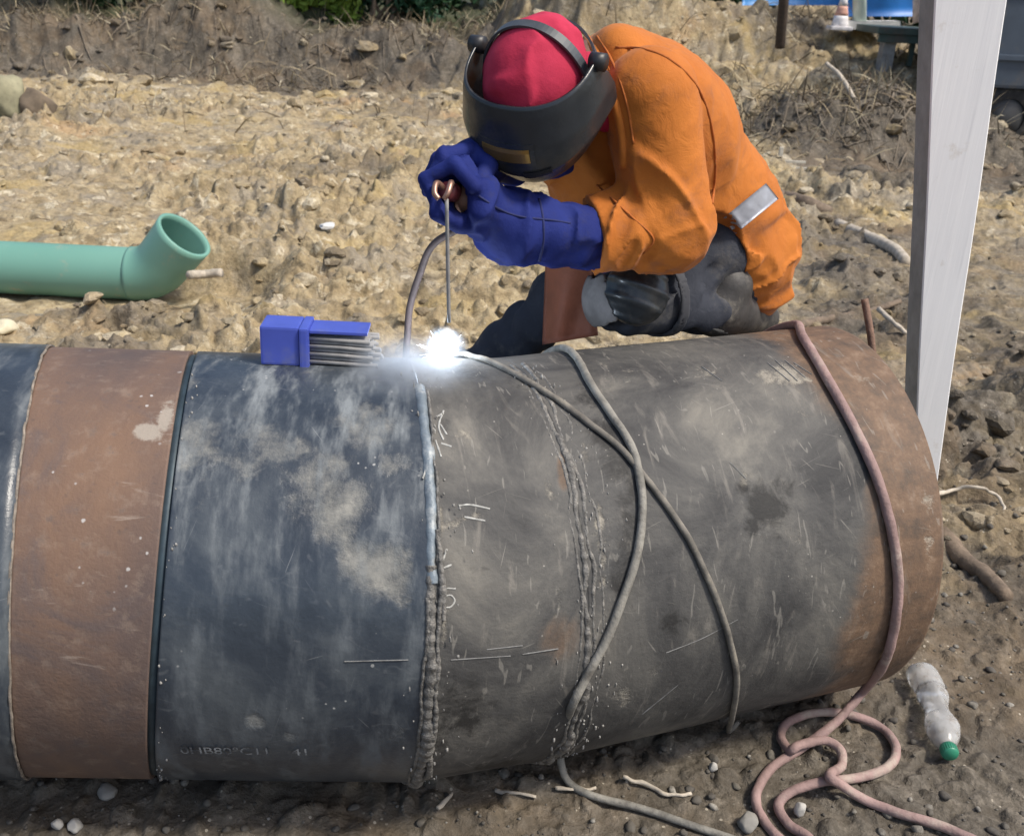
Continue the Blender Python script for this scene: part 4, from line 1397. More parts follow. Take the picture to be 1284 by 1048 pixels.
for wx_ in (x0 + .28, x0 + 1.9):
    R_ = .3; cz_ = zlo - .26
    a = np.linspace(0, 2 * np.pi, 36, endpoint=False)
    prof = [(.17, -.09), (.25, -.105), (.295, -.085), (.30, 0), (.295, .085), (.25, .105), (.17, .09)]
    V = np.array([[wx_ + r2 * math.cos(b), YV + .14 + y2, cz_ + r2 * math.sin(b)] for r2, y2 in prof for b in a])
    F = [(i * 36 + k, i * 36 + (k + 1) % 36, (i + 1) * 36 + (k + 1) % 36, (i + 1) * 36 + k) for i in range(6) for k in range(36)]
    w_o = link('wheel', new_mesh('wheel', V, [np.array(F)]), M_TYRE, t)
    V, F = tube([[wx_, YV + .06, cz_], [wx_, YV + .2, cz_]], .172, 28)
    link('rim', new_mesh('rim', V, F), simple('grey_rim', (.05, .052, .055), .6, .2), w_o)


# ================================================================== THE WELDER
sd = {}
J = dict(
    neck=at(752, 92, 1.90), head=at(675, 111, 1.72), shoN=at(815, 122, 1.80), shoF=at(772, 100, 2.10),
    elbN=at(838, 280, 1.79), cufN=at(743, 297, 1.75), wriN=at(640, 284, 1.68), hanN=at(585, 250, 1.63),
    elbF=at(752, 262, 2.04), cufF=at(712, 188, 1.93), wriF=at(640, 196, 1.79), hanF=at(592, 200, 1.69),
    hipN=at(915, 322, 2.10), kneN=at(784, 374, 1.85), ankN=at(900, 388, 1.98), toeN=at(932, 396, 2.06),
    hipF=at(905, 325, 2.24), kneF=at(702, 380, 2.02), ankF=at(532, 520, 2.06), pel=at(928, 318, 2.15), chest=at(832, 165, 1.97), belly=at(882, 250, 2.06))
base = np.array([J['pel'][0] - .1, J['pel'][1], 0.0])
man = thing('person', 'welder in an orange jacket, blue gloves and dark welding helmet kneeling on the big pipe', 'person', base)

# head axes
Fd = c_right * -.46 + c_up * -.70 - AF * .50
Ld = c_right * .80 + c_up * -.40 - AF * .50
Fd /= np.linalg.norm(Fd); Ld = Ld - Fd * (Ld @ Fd); Ld /= np.linalg.norm(Ld)
Ud = np.cross(Fd, Ld)
HC = J['head']
HL = lambda l, f, u: HC + Ld * l + Fd * f + Ud * u
HR = np.stack([Ld, Fd, Ud], 1)

lo = np.array([-.36, 1.42, .0]); hi = np.array([.66, 2.42, 1.36])


def wr(f, amp, sc, seed, oct=3):
    return amp * (1 - 2 * np.abs(fbm(f.X * sc[0], f.Y * sc[1], f.Z * sc[2], oct, seed)))


# ---- body: one continuous figure under the clothes
f = Field(lo, hi, .0105)
B = smin(f.cap(J['neck'], J['chest'], .055, .10), f.cap(J['chest'], J['belly'], .10, .085), .05)
B = smin(B, f.cap(J['belly'], J['pel'], .085, .09), .05)
B = smin(B, f.cap(J['shoN'], J['shoF'], .06, .06), .05)
for s in 'NF':
    arm = smin(f.cap(J['sho' + s], J['elb' + s], .052, .042), f.cap(J['elb' + s], J['cuf' + s], .042, .034), .02)
    arm = smin(arm, f.cap(J['cuf' + s], J['wri' + s], .034, .027), .02)
    arm = smin(arm, f.cap(J['wri' + s], J['han' + s], .027, .024), .02)
    leg = smin(f.cap(J['hip' + s], J['kne' + s], .055, .04), f.cap(J['kne' + s], J['ank' + s], .038, .03), .02)
    B = smin(smin(B, arm, .03), leg, .03)
B = smin(B, f.cap(J['ankN'], J['toeN'], .036, .03), .02)
B = smin(B, f.cap(J['ankF'], J['ankF'] + np.array([-.12, -.02, -.07]), .036, .03), .02)
hd = f.ell(HL(0, 0, 0), (.070, .090, .100), HR)
hd = smin(hd, f.ell(HL(0, .028, -.07), (.047, .056, .052), HR), .03)
hd = smin(hd, f.cap(HL(0, .095, -.01), HL(0, .112, -.04), .008, .013), .015)
for s in (-1, 1):
    hd = smin(hd, f.ell(HL(s * .078, -.005, -.015), (.012, .022, .032), HR), .01)
    hd = np.maximum(hd, -f.ell(HL(s * .032, .096, .005), (.016, .012, .01), HR))
hd = np.maximum(hd, -f.ell(HL(0, .095, -.075), (.024, .012, .005), HR))
B = smin(B, smin(hd, f.cap(HL(0, -.03, -.07), J['neck'], .052, .058), .03), .03)
M_SKIN = simple('brown_skin', (.22, .11, .07), .55, 0, .15, 20)
body = link('body', f.mesh('body', B), M_SKIN, man)

# ---- jacket
def rid(f, d, fa, fb, seed, oct=2):
    """creases running along d: 1 on a crest, 0 in between"""
    d = np.asarray(d, float); d = d / np.linalg.norm(d)
    k = (f.X * d[0] + f.Y * d[1] + f.Z * d[2]) * (fa - fb)
    n = fbm(f.X * fb + k * d[0], f.Y * fb + k * d[1], f.Z * fb + k * d[2], oct, seed)
    return np.clip(1 - 3.2 * np.abs(n), 0, 1) ** 1.5


def unit(v_): return v_ / np.linalg.norm(v_)


f = Field([-.06, 1.6, .52], [.64, 2.34, 1.36], .0048)
T = smin(f.cap(at(772, 96, 1.93), J['chest'], .088, .128), f.cap(J['chest'], J['belly'], .128, .130), .06)
T = smin(T, f.cap(J['belly'], at(925, 312, 2.12), .130, .122), .05)
T = smin(T, f.cap(at(828, 130, 1.87), at(785, 105, 2.05), .095, .095), .06)
T = smin(T, f.cap(at(770, 160, 1.90), at(742, 262, 1.96), .092, .070), .05)
T = smin(T, f.cap(at(936, 318, 2.08), at(950, 362, 2.10), .092, .060), .04)
T = smin(T, f.cap(at(775, 66, 1.87), at(790, 130, 1.85), .050, .045), .03)
spine = unit(J['pel'] - J['chest'])
s_ = f.along(J['chest'], spine)
# soft hanging folds down the back, cross folds gathered at the waist
T = T - .010 * rid(f, spine * .8 + np.array([0, -.5, 0]), 2.2, 7.5, 3) * sstep(-.05, .1, s_)
T = T - .012 * rid(f, c_right * .8 + c_up * .35, 3, 13, 5) * sstep(.16, .28, s_) + .004
# the cloth is hitched up over the near thigh
hc_ = at(872, 338, 2.02)
thigh = np.minimum(np.minimum(f.cap(hc_ + AF * .05, J['kneN'], .090, .078), f.cap(hc_ - AF * .14, J['kneN'] - AF * .12, .090, .078)), f.cap(hc_ - AF * .06, J['kneN'] - AF * .05, .090, .078))
T = np.maximum(T, -thigh)
Aup = f.cap(J['shoN'], J['elbN'], .086, .080)
Afo = f.cap(J['elbN'], J['cufN'], .080, .066)
e1 = unit(J['cufN'] - J['elbN']); sa = f.along(J['elbN'], e1)
ua = unit(J['elbN'] - J['shoN']); su = f.along(J['shoN'], ua)
Afo = Afo - .013 * rid(f, np.cross(e1, AF) + .5 * e1, 4, 17, 9) * sstep(-.06, .03, sa) + .003
Aup = Aup - .010 * rid(f, ua * .9 + c_right * .45, 2.5, 9, 12) * sstep(.0, .1, su) - .010 * rid(f, c_right * .9 + c_up * .4, 4, 15, 14) * sstep(.13, .24, su) + .003
A = smin(Aup, Afo, .022)
A = np.maximum(A, np.where((sa > -.05) & (su > .1), f.along(J['cufN'], e1), -1))
T = smin(T, A, .007)
Fa = smin(f.cap(J['shoF'], J['elbF'], .085, .078), f.cap(J['elbF'], J['cufF'], .078, .058), .03) - .010 * rid(f, c_up, 4, 14, 8)
T = smin(T, Fa, .01)
T = T - .0016 * rid(f, c_up * .7 + c_right * .7, 5, 22, 41)
jd = T + .0010 * fbm(f.X * 45, f.Y * 45, f.Z * 45, 2, 6)
M_OR = Mat('orange_cotton', rough=.78, spec=.25)
n1 = M_OR.noise(7.0, 5, .6); n2 = M_OR.noise(420.0, 2, .5)
co_ = M_OR.ramp(n1, [(.3, (.40, .118, .016)), (.7, (.50, .162, .024))])
co_ = M_OR.mix(M_OR.rng(M_OR.noise(13.0, 7, .7), .52, .72, 0, .55), co_, (.27, .10, .04))
co_ = M_OR.mix(M_OR.rng(M_OR.noise(5.0, 8, .75, None, .8), .58, .7, 0, .6), co_, (.16, .085, .05))
M_OR.set('Base Color', co_)
M_OR.set('Sheen Weight', .08)
M_OR.bump(M_OR.math('ADD', M_OR.math('MULTIPLY', M_OR.noise(28.0, 5, .6, None, 1.0), 1.0), M_OR.math('MULTIPLY', n2, .12)), .35, .008)
jacket = link('jacket', f.mesh('jacket', jd), M_OR.m, man)
# things lying on a surface: the first point of the field met by a ray
def surf(f, D, px, py, t0=1.2, t1=2.7):
    d = ray(px, py)
    t = np.arange(t0, t1, .003)
    g = (CAM + d * t[:, None] - f.lo) / f.h
    ok = ((g >= 0) & (g < f.n - 1.001)).all(1)
    i = np.clip(np.floor(g).astype(int), 0, f.n - 2); w_ = np.clip(g - i, 0, 1)
    v_ = 0
    for c in range(8):
        o_ = np.array([c & 1, c >> 1 & 1, c >> 2 & 1])
        wt = np.prod(np.where(o_ == 1, w_, 1 - w_), 1)
        k_ = i + o_
        v_ = v_ + wt * D[k_[:, 0], k_[:, 1], k_[:, 2]]
    v_ = np.where(ok, v_, 1)
    hit = np.nonzero(v_ < 0)[0]
    return CAM + d * t[hit[0]] if len(hit) else None


def seam(pix, r, name, mat, parent, fld, D, sink=-.0012):
    P = [surf(fld, D, *c[:2]) for c in cat_rom([list(c) + [0] for c in pix], 6)]
    P = np.array([c for c in P if c is not None])
    for _ in range(2): P[1:-1] = (P[:-2] + 2 * P[1:-1] + P[2:]) / 4
    V, F = tube(P + AF * sink, r, 7)
    return link(name, new_mesh(name, V, F), mat, parent)


M_REF = simple('grey_reflective_tape', (.36, .38, .43), .4, .2, .12, 30)
def ribbon(pa, pb, w_, fld, D, lift, n=24, k=7):
    pa, pb = np.array(pa, float), np.array(pb, float); d = (pb - pa) / np.linalg.norm(pb - pa); nn = np.array([-d[1], d[0]])
    rows = []
    for i in range(n):
        c = pa + (pb - pa) * i / (n - 1)
        r_ = [surf(fld, D, *(c + nn * w_ * (j / (k - 1) - .5))) for j in range(k)]
        if all(x is not None for x in r_): rows.append(r_)
    P = np.array(rows); n = len(P)
    A_ = P.reshape(-1, 3) - AF * lift; B_ = A_ + AF * (lift + .004)
    idx = (np.arange(n - 1)[:, None] * k + np.arange(k - 1)[None]).ravel()
    F = np.stack([idx, idx + k, idx + k + 1, idx + 1], 1); m_ = n * k
    ring = np.array([i * k for i in range(n)] + [(n - 1) * k + j for j in range(1, k)] + [i * k + k - 1 for i in range(n - 2, -1, -1)] + [j for j in range(k - 2, 0, -1)])
    nx = np.roll(ring, -1)
    return np.vstack([A_, B_]), [np.concatenate([F, F[:, ::-1] + m_, np.stack([ring, nx, nx + m_, ring + m_], 1)])]


V, F = ribbon((914, 284), (968, 240), 25, f, jd, .003)
link('reflective_strip', new_mesh('reflective_strip', V, F), M_REF, jacket)
M_SEAM = simple('orange_seam', (.36, .10, .014), .85, 0, .3, 60)
seam([(722, 36), (742, 58), (760, 92), (772, 132), (780, 172), (782, 210)], .0085, 'collar', M_OR.m, jacket, f, jd)
seam([(738, 34), (758, 60), (776, 98), (788, 140), (794, 180)], .0026, 'seam', M_SEAM, jacket, f, jd)
seam([(772, 60), (806, 62), (838, 74), (866, 98), (884, 130), (894, 170), (897, 215), (893, 255)], .0026, 'seam', M_SEAM, jacket, f, jd)
seam([(748, 232), (770, 252), (796, 276), (820, 300), (806, 318)], .0022, 'seam', M_SEAM, jacket, f, jd)
seam([(736, 262), (741, 285), (744, 310), (740, 336)], .0022, 'seam', M_SEAM, jacket, f, jd)
# front tail hanging between the legs
def slab(c4, thick, Ys, bulge, name, mat, parent, seed, n=14):
    P = np.zeros((n, n, 3))
    for i in range(n):
        for j in range(n):
            a, b = i / (n - 1), j / (n - 1)
            px = (c4[0][0] * (1 - a) + c4[1][0] * a) * (1 - b) + (c4[3][0] * (1 - a) + c4[2][0] * a) * b
            py = (c4[0][1] * (1 - a) + c4[1][1] * a) * (1 - b) + (c4[3][1] * (1 - a) + c4[2][1] * a) * b
            Y = (Ys[0] * (1 - a) + Ys[1] * a) - bulge * math.sin(math.pi * a) * (.4 + .6 * b) + .016 * math.sin(a * 8 + seed + 2.5 * b) * b
            P[j, i] = at(px, py, Y)
    A_ = P.reshape(-1, 3); B_ = A_ + AF * thick
    idx = (np.arange(n - 1)[:, None] * n + np.arange(n - 1)[None]).ravel()
    F = np.stack([idx, idx + n, idx + n + 1, idx + 1], 1); m_ = len(A_)
    ring = np.array([j * n for j in range(n)] + [(n - 1) * n + i for i in range(1, n)] + [j * n + n - 1 for j in range(n - 2, -1, -1)] + [i for i in range(n - 2, 0, -1)])
    nx = np.roll(ring, -1)
    return link(name, new_mesh(name, np.vstack([A_, B_]), [np.concatenate([F, F[:, ::-1] + m_, np.stack([ring, nx, nx + m_, ring + m_], 1)])]), mat, parent)


slab([(684, 330), (742, 335), (750, 420), (680, 432)], .012, (1.90, 1.86), .035, 'apron_flap', simple('red_brown_leather', (.20, .062, .03), .7, 0, .3, 9, .5, 50), jacket, 1)

# ---- trousers
f = Field([-.36, 1.6, .02], [.62, 2.42, .98], .0078)
th_ = f.cap(J['hipN'], J['kneN'], .088, .074); sh_ = f.cap(J['kneN'] + np.array([0, .01, -.01]), J['ankN'], .062, .05)
e2 = J['kneN'] - J['hipN']; e2 /= np.linalg.norm(e2)
s2 = f.along(J['hipN'], e2)
th_ = th_ - .010 * rid(f, c_up * .8 + c_right * .5, 2.5, 11, 3) * sstep(.05, .14, s2) + .030 * rid(f, c_up * .75 + c_right * .6, 3, 14, 53) * sstep(.03, .10, s2) - .002; sh_ = sh_ + .022 * rid(f, c_up * .6 + c_right * .7, 3.5, 14, 7) - .006
Q = smin(th_, sh_, .010)
Q = smin(Q, f.ell(J['pel'] + np.array([-.03, .0, -.03]), (.11, .15, .11)), .04)
Q = smin(Q, np.maximum(f.cap(J['belly'] + (J['pel'] - J['belly']) * .35, J['pel'], .112, .12), -f.plane(J['belly'] + (J['pel'] - J['belly']) * .3, J['pel'] - J['belly'])), .03)
Q = smin(Q, f.cap(at(893, 308, 2.02), at(930, 318, 2.12), .088, .10), .03)
fl = smin(f.cap(J['hipF'], J['kneF'], .085, .064), f.cap(J['kneF'], J['ankF'], .062, .050), .03) + .012 * rid(f, c_up * .8 + c_right * .3, 3, 12, 61) - .003
e3 = J['ankF'] - J['kneF']; e3 /= np.linalg.norm(e3)
fl = fl + .004 * np.sin(f.along(J['kneF'], e3) * 70 + 4 * fbm(f.X * 9, f.Y * 9, f.Z * 9, 2, 13))
Q = smin(Q, fl, .03) + wr(f, .004, (11, 11, 11), 17)
M_TR = Mat('dark_blue_grey_twill', rough=.85, spec=.2)
M_TR.set('Base Color', M_TR.mix(M_TR.rng(M_TR.noise(9.0, 7, .7), .5, .72, 0, .6), M_TR.ramp(M_TR.noise(6, 5, .6), [(.3, (.022, .025, .034)), (.7, (.05, .055, .07))]), (.15, .14, .125)))
M_TR.bump(M_TR.math('ADD', M_TR.noise(30, 5, .6, None, 1.0), M_TR.math('MULTIPLY', M_TR.noise(450, 2, .5), .12)), .35, .008)
tro = link('trousers', f.mesh('trousers', Q), M_TR.m, man)
# knee pad: a moulded cup strapped over the near knee
f = Field(J['kneN'] - .13, J['kneN'] + .13, .004)
kc = J['kneN']
pc_ = kc - AF * .056 + c_up * .004 + c_right * .016
cup = f.ell(pc_, (.054, .046, .056), np.stack([c_right, AF, c_up], 1)) - .004
cup = smin(cup, np.maximum(np.abs(f.cap(J['hipN'], J['kneN'], .088, .074) - .006) - .004, f.ell(pc_, (.062, .05, .058), np.stack([c_right, AF, c_up], 1))), .008)
cup = cup - .004 * np.clip(np.sin(f.along(pc_, c_up * .8 + c_right * .3) * 190), 0, 1) * (f.along(pc_, -AF) > .015)
pn_ = .034 * fbm(f.X * 22, f.Y * 22, f.Z * 22, 3, 19)
patch = np.maximum(np.abs(smin(f.cap(J['hipN'], J['kneN'], .088, .074), f.cap(kc + np.array([0, .01, -.01]), J['ankN'], .062, .05), .01) - .006) - .004, f.ell(kc - c_right * .064 - c_up * .006 - AF * .03, (.060, .07, .050), np.stack([c_right, AF, c_up], 1)) + pn_)
link('knee_patch', f.mesh('knee_patch', patch), simple('pale_worn_cloth', (.20, .19, .185), .85, 0, .35, 18, .4, 80), tro)
M_PAD = simple('black_knee_pad', (.015, .02, .025), .32, 0, .3, 20, dirt=(.05, .05, .048))
link('knee_pad', f.mesh('knee_pad', cup), M_PAD, tro)
f = Field(J['kneN'] - .13, J['kneN'] + .14, .004)
strap = np.maximum(np.abs(smin(f.cap(J['hipN'], J['kneN'], .088, .074), f.cap(J['kneN'], J['ankN'], .062, .05), .025) - .005) - .003, np.abs(f.plane(kc - e2 * .075, e2)) - .013)
link('strap', f.mesh('strap', strap), simple('dark_elastic', (.04, .042, .05), .8), tro)
# boots
M_BOOT = simple('dusty_black_leather', (.045, .042, .04), .6, 0, .4, 20, .3, 90, dirt=(.16, .145, .12))
M_SOLE = simple('boot_rubber', (.03, .03, .03), .8, 0, .3, 30, dirt=(.16, .14, .11))
for an, to, up in ((J['ankN'], J['toeN'] + np.array([.06, .09, -.03]), np.array([.3, .2, 1])), (J['ankF'], J['ankF'] + np.array([-.17, -.03, -.09]), np.array([-.1, 0, 1]))):
    f = Field(np.minimum(an, to) - .12, np.maximum(an, to) + .12, .006)
    bt = smin(f.cap(an, an + (to - an) * .25, .052, .05), f.cap(an + (to - an) * .25, to, .05, .042), .03)
    bt = smin(bt, f.cap(an + up / np.linalg.norm(up) * .05, an, .053, .052), .02)
    b_o = link('boot', f.mesh('boot', bt), M_BOOT, man)
    so = np.maximum(smin(f.cap(an - (to - an) * .12, to, .056, .05), f.cap(an, to, .05, .05), .02), f.plane(an - up / np.linalg.norm(up) * .034, up))
    link('sole', f.mesh('sole', so), M_SOLE, b_o)

# ---- gloves
M_GL = Mat('blue_suede', rough=.8, spec=.2)
M_GL.set('Base Color', M_GL.mix(M_GL.rng(M_GL.noise(16.0, 7, .7), .52, .74, 0, .5), M_GL.ramp(M_GL.noise(9, 5, .6), [(.3, (.008, .014, .10)), (.7, (.016, .028, .165))]), (.035, .035, .06)))
M_GL.bump(M_GL.math('ADD', M_GL.noise(40, 5, .6), M_GL.math('MULTIPLY', M_GL.noise(300, 2, .5), .25)), .35, .006)
# the grip: a handle pointing at the camera, four fingers wrapped round it
KA = -AF * .93 + c_up * -.10 + c_right * -.25; KA /= np.linalg.norm(KA)
KX = c_right - KA * (c_right @ KA); KX /= np.linalg.norm(KX)
KY = np.cross(KA, KX)
if KY @ c_up < 0: KY = -KY
GC = at(571, 243, 1.63)
ringp = lambda ang, rad, s: GC + KA * s + (KX * math.cos(ang) + KY * math.sin(ang)) * rad
f = Field(np.minimum(GC, J['cufN']) - .12, np.maximum(GC, J['cufN']) + np.array([.09, .12, .12]), .0037)
G = smin(f.cap(J['wriN'], at(606, 262, 1.655), .053, .042), f.rbox(ringp(-.25, .050, -.004), (.022, .036, .046), np.stack([KX, KY, KA], 1), .018), .03)
dg = []
for s, a1, rr_ in ((.044, 4.3, .0135), (.0150, 4.5, .0142), (-.0140, 4.45, .0140), (-.042, 4.2, .0125)):
    an = np.linspace(.1, a1, 4)
    bp = [ringp(an[0], .046, s), ringp(1.25, .043, s), ringp(2.65, .040, s), ringp(a1, .032, s)]
    fg = f.cap(bp[0], bp[1], rr_ * 1.1, rr_ * 1.06)
    fg = smin(fg, f.cap(bp[1], bp[2], rr_ * 1.06, rr_), .006); fg = smin(fg, f.cap(bp[2], bp[3], rr_, rr_ * .92), .006)
    dg.append(fg)
fin_ = dg[0]
for q in dg[1:]: fin_ = smin(fin_, q, .0015)
G = smin(G, fin_, .005)
thb = [ringp(-.9, .056, -.03), ringp(-1.35, .050, .02), ringp(-2.0, .040, .048)]
tm = smin(f.cap(thb[0], thb[1], .020, .0165), f.cap(thb[1], thb[2], .0165, .0135), .008)
G = smin(G, tm, .012)
cuf = f.cap(J['wriN'], J['cufN'] + (J['cufN'] - J['wriN']) * .15, .055, .0545)
sg = f.along(J['wriN'], J['cufN'] - J['wriN'])
cuf = cuf + .0022 * np.sin(sg * 110 + 30 * (f.Z - 1)) * sstep(.0, .05, sg)
G = smin(G, cuf, .03) + -.009 * rid(f, c_up + .3 * c_right, 5, 15, 31)+ .002
Lg = np.linalg.norm(J['cufN'] - J['wriN'])
gl = link('glove', f.mesh('glove', G), M_GL.m, man); gl['label'] = 'blue gauntlet of the near hand gripping the electrode holder'
M_GS = simple('dark_blue_stitching', (.012, .018, .09), .85)
seam([(676, 250), (681, 275), (681, 305), (676, 328)], .0024, 'seam', M_GS, gl, f, G)
seam([(600, 246), (625, 262), (652, 272), (690, 276), (715, 280)], .0020, 'seam', M_GS, gl, f, G)
# far hand steadies the wrist from above
f = Field(np.minimum(J['hanF'], GC) - .10, np.maximum(J['cufF'], J['hanF']) + .09, .0036)
pc = at(598, 202, 1.70)
G = smin(f.cap(J['cufF'], J['wriF'], .050, .043), f.cap(J['wriF'], pc, .042, .040), .03)
G = smin(G, f.ell(pc, (.052, .04, .030), np.stack([c_right, AF, c_up], 1)), .02)
for k, (a, b, c2) in enumerate((((585, 188, 1.665), (556, 197, 1.625), (540, 226, 1.61)), ((580, 190, 1.69), (550, 200, 1.65), (535, 232, 1.64)), ((580, 193, 1.715), (549, 206, 1.68), (536, 240, 1.67)), ((582, 199, 1.74), (556, 212, 1.71), (543, 245, 1.70)))):
    q = smin(f.cap(at(*a), at(*b), .0155, .0145), f.cap(at(*b), at(*c2), .0145, .0125), .006)
    G = smin(G, q, .003)
tm = smin(f.cap(at(612, 208, 1.66), at(604, 226, 1.625), .018, .016), f.cap(at(604, 226, 1.625), at(592, 240, 1.60), .016, .0135), .007)
G = smin(G, tm, .012) + -.005 * rid(f, c_up - .4 * c_right, 4, 14, 33) + .002
gl = link('glove', f.mesh('glove', G), M_GL.m, man); gl['label'] = 'blue glove of the far hand laid over the grip'

# ---- bandana
f = Field(HC - .17, HC + .17, .0045)
Bn = f.ell(HL(0, -.004, .002), (.092, .104, .109), HR)
Bn = Bn + .0022 * np.sin(f.along(HC, Ld) * 95 + 6 * fbm(f.X * 9, f.Y * 9, f.Z * 9, 2, 2)) * sstep(-.02, -.1, f.along(HC, Fd)) + -.007 * rid(f, Ld + .4 * Ud, 4, 13, 21) + .002
Bn = np.maximum(Bn, -f.plane(HL(0, .06, .008), Ud * .9 + Fd * .35))
Bn = smin(Bn, f.cap(HL(.04, -.095, -.02), HL(.075, -.08, -.10), .032, .02), .03)
M_RED = Mat('crimson_cloth', rough=.85, spec=.2)
M_RED.set('Base Color', M_RED.ramp(M_RED.noise(11, 5, .6), [(.3, (.36, .02, .05)), (.7, (.48, .036, .08))]))
M_RED.bump(M_RED.math('ADD', M_RED.noise(45, 4, .6), M_RED.math('MULTIPLY', M_RED.noise(500, 2, .5), .2)), .3, .005)
link('bandana', f.mesh('bandana', Bn), M_RED.m, man)

# ---- welding helmet: a curved shell on two pivots, headband over the crown
nphi, nv = 64, 26
def shell(off):
    P = []
    for j in range(nv):
        v_ = j / (nv - 1)
        for i in range(nphi):
            ph = math.radians((-1 + 2 * i / (nphi - 1)) * np.interp(v_, [0, .25, .7, 1], [88, 102, 112, 100]))
            c1, s1 = math.cos(ph), math.sin(ph)
            se = 2.6
            k = (abs(c1) ** se + abs(s1) ** se) ** (-1 / se)
            prof = np.interp(v_, [0, .12, .45, .75, 1], [.0, .006, .016, .012, -.016])
            a = .109 + prof * .7 + off; b = .113 + prof * 1.25 + off
            top = .034 + .030 * (1 - c1) - .045 * max(0, -c1)
            bot = -.124 + .05 * (abs(s1)) ** 2 + .03 * max(0, -c1)
            P.append(HL(a * k * s1, b * k * c1 - .006, top + (bot - top) * v_))
    return np.array(P)
A_, B_ = shell(0), shell(-.004)
idx = (np.arange(nv - 1)[:, None] * nphi + np.arange(nphi - 1)[None]).ravel()
F = np.stack([idx, idx + 1, idx + nphi + 1, idx + nphi], 1); m_ = len(A_)
ring = np.array([j * nphi for j in range(nv)] + [(nv - 1) * nphi + i for i in range(1, nphi)] + [j * nphi + nphi - 1 for j in range(nv - 2, -1, -1)] + [i for i in range(nphi - 2, 0, -1)])
nx = np.roll(ring, -1)
M_HEL = simple('charcoal_helmet_plastic', (.020, .024, .029), .27, 0, .3, 8, .15, 60, dirt=(.05, .047, .043))
hel = link('helmet', new_mesh('helmet', np.vstack([A_, B_]), [np.concatenate([F[:, ::-1], F + m_, np.stack([ring, ring + m_, nx + m_, nx], 1)])]), M_HEL, man)
# lens window and vent, following the curve of the shell
def shell_pt(ph, v_, off):
    c1, s1 = math.cos(ph), math.sin(ph)
    k = (abs(c1) ** 2.6 + abs(s1) ** 2.6) ** (-1 / 2.6)
    prof = np.interp(v_, [0, .12, .45, .75, 1], [.0, .006, .016, .012, -.016])
    top = .034 + .030 * (1 - c1); bot = -.124 + .05 * abs(s1) ** 2
    return HL((.109 + prof * .7 + off) * k * s1, (.113 + prof * 1.25 + off) * k * c1 - .006, top + (bot - top) * v_)


def plate(p0, p1, v0, v1, out, th, name, mat, parent, n=14, m=5):
    A_ = np.array([shell_pt(math.radians(p0 + (p1 - p0) * i / (n - 1)), v0 + (v1 - v0) * j / (m - 1), out) for j in range(m) for i in range(n)])
    B_ = np.array([shell_pt(math.radians(p0 + (p1 - p0) * i / (n - 1)), v0 + (v1 - v0) * j / (m - 1), out - th) for j in range(m) for i in range(n)])
    idx = (np.arange(m - 1)[:, None] * n + np.arange(n - 1)[None]).ravel()
    F = np.stack([idx, idx + n, idx + n + 1, idx + 1], 1); mm = n * m
    ring = np.array([j * n for j in range(m)] + [(m - 1) * n + i for i in range(1, n)] + [j * n + n - 1 for j in range(m - 2, -1, -1)] + [i for i in range(n - 2, 0, -1)])
    nx = np.roll(ring, -1)
    return link(name, new_mesh(name, np.vstack([A_, B_]), [np.concatenate([F, F[:, ::-1] + mm, np.stack([ring, nx, nx + mm, ring + mm], 1)])], False), mat, parent)


plate(-24, 24, .36, .62, .0015, .004, 'lens_frame', M_HEL, hel)
M_LENS = Mat('gold_tinted_filter', (.42, .25, .07), .3, .75)
plate(-20, 20, .41, .57, .0026, .003, 'lens', M_LENS.m, hel)
plate(12, 34, .70, .80, .003, .005, 'vent', simple('black_vent', (.008, .008, .009), .6), hel)
# pivots
for s in (-1, 1):
    V, F = tube([HL(s * .098, -.010, .058), HL(s * .122, -.010, .058)], .014, 18)
    link('knob', new_mesh('knob', V, F), simple('black_nylon', (.02, .02, .022), .45), hel)
M_BAND = simple('grey_black_nylon', (.045, .052, .06), .45, 0, .25, 30)
def band(a0, tilt, name, r0=(.096, .1115), w_=.011):
    """strap over the head from ear to ear; tilt moves it to the brow (+) or the back (-)"""
    c2, s2_ = math.cos(tilt), math.sin(tilt)
    V = []
    n = 40
    for i in range(n):
        a = -a0 + 2 * a0 * i / (n - 1)
        l, h_ = math.sin(a) * r0[0], math.cos(a) * r0[1]
        ctr = HL(l, h_ * s2_ - .004, h_ * c2 + .002)
        side = Fd * c2 - Ud * s2_
        o_ = (ctr - HC) / np.linalg.norm(ctr - HC)
        for q in (ctr - side * w_ , ctr + side * w_, ctr + side * w_ + o_ * .004, ctr - side * w_ + o_ * .004): V.append(q)
    F = [(i * 4 + k, i * 4 + (k + 1) % 4, (i + 1) * 4 + (k + 1) % 4, (i + 1) * 4 + k) for i in range(n - 1) for k in range(4)]
    return link(name, new_mesh(name, np.array(V), [np.array(F)], False), M_BAND, hel)
band(math.radians(88), math.radians(4), 'headband', w_=.0085)
band(math.radians(92), math.radians(-58), 'headband', (.096, .1115), .009)

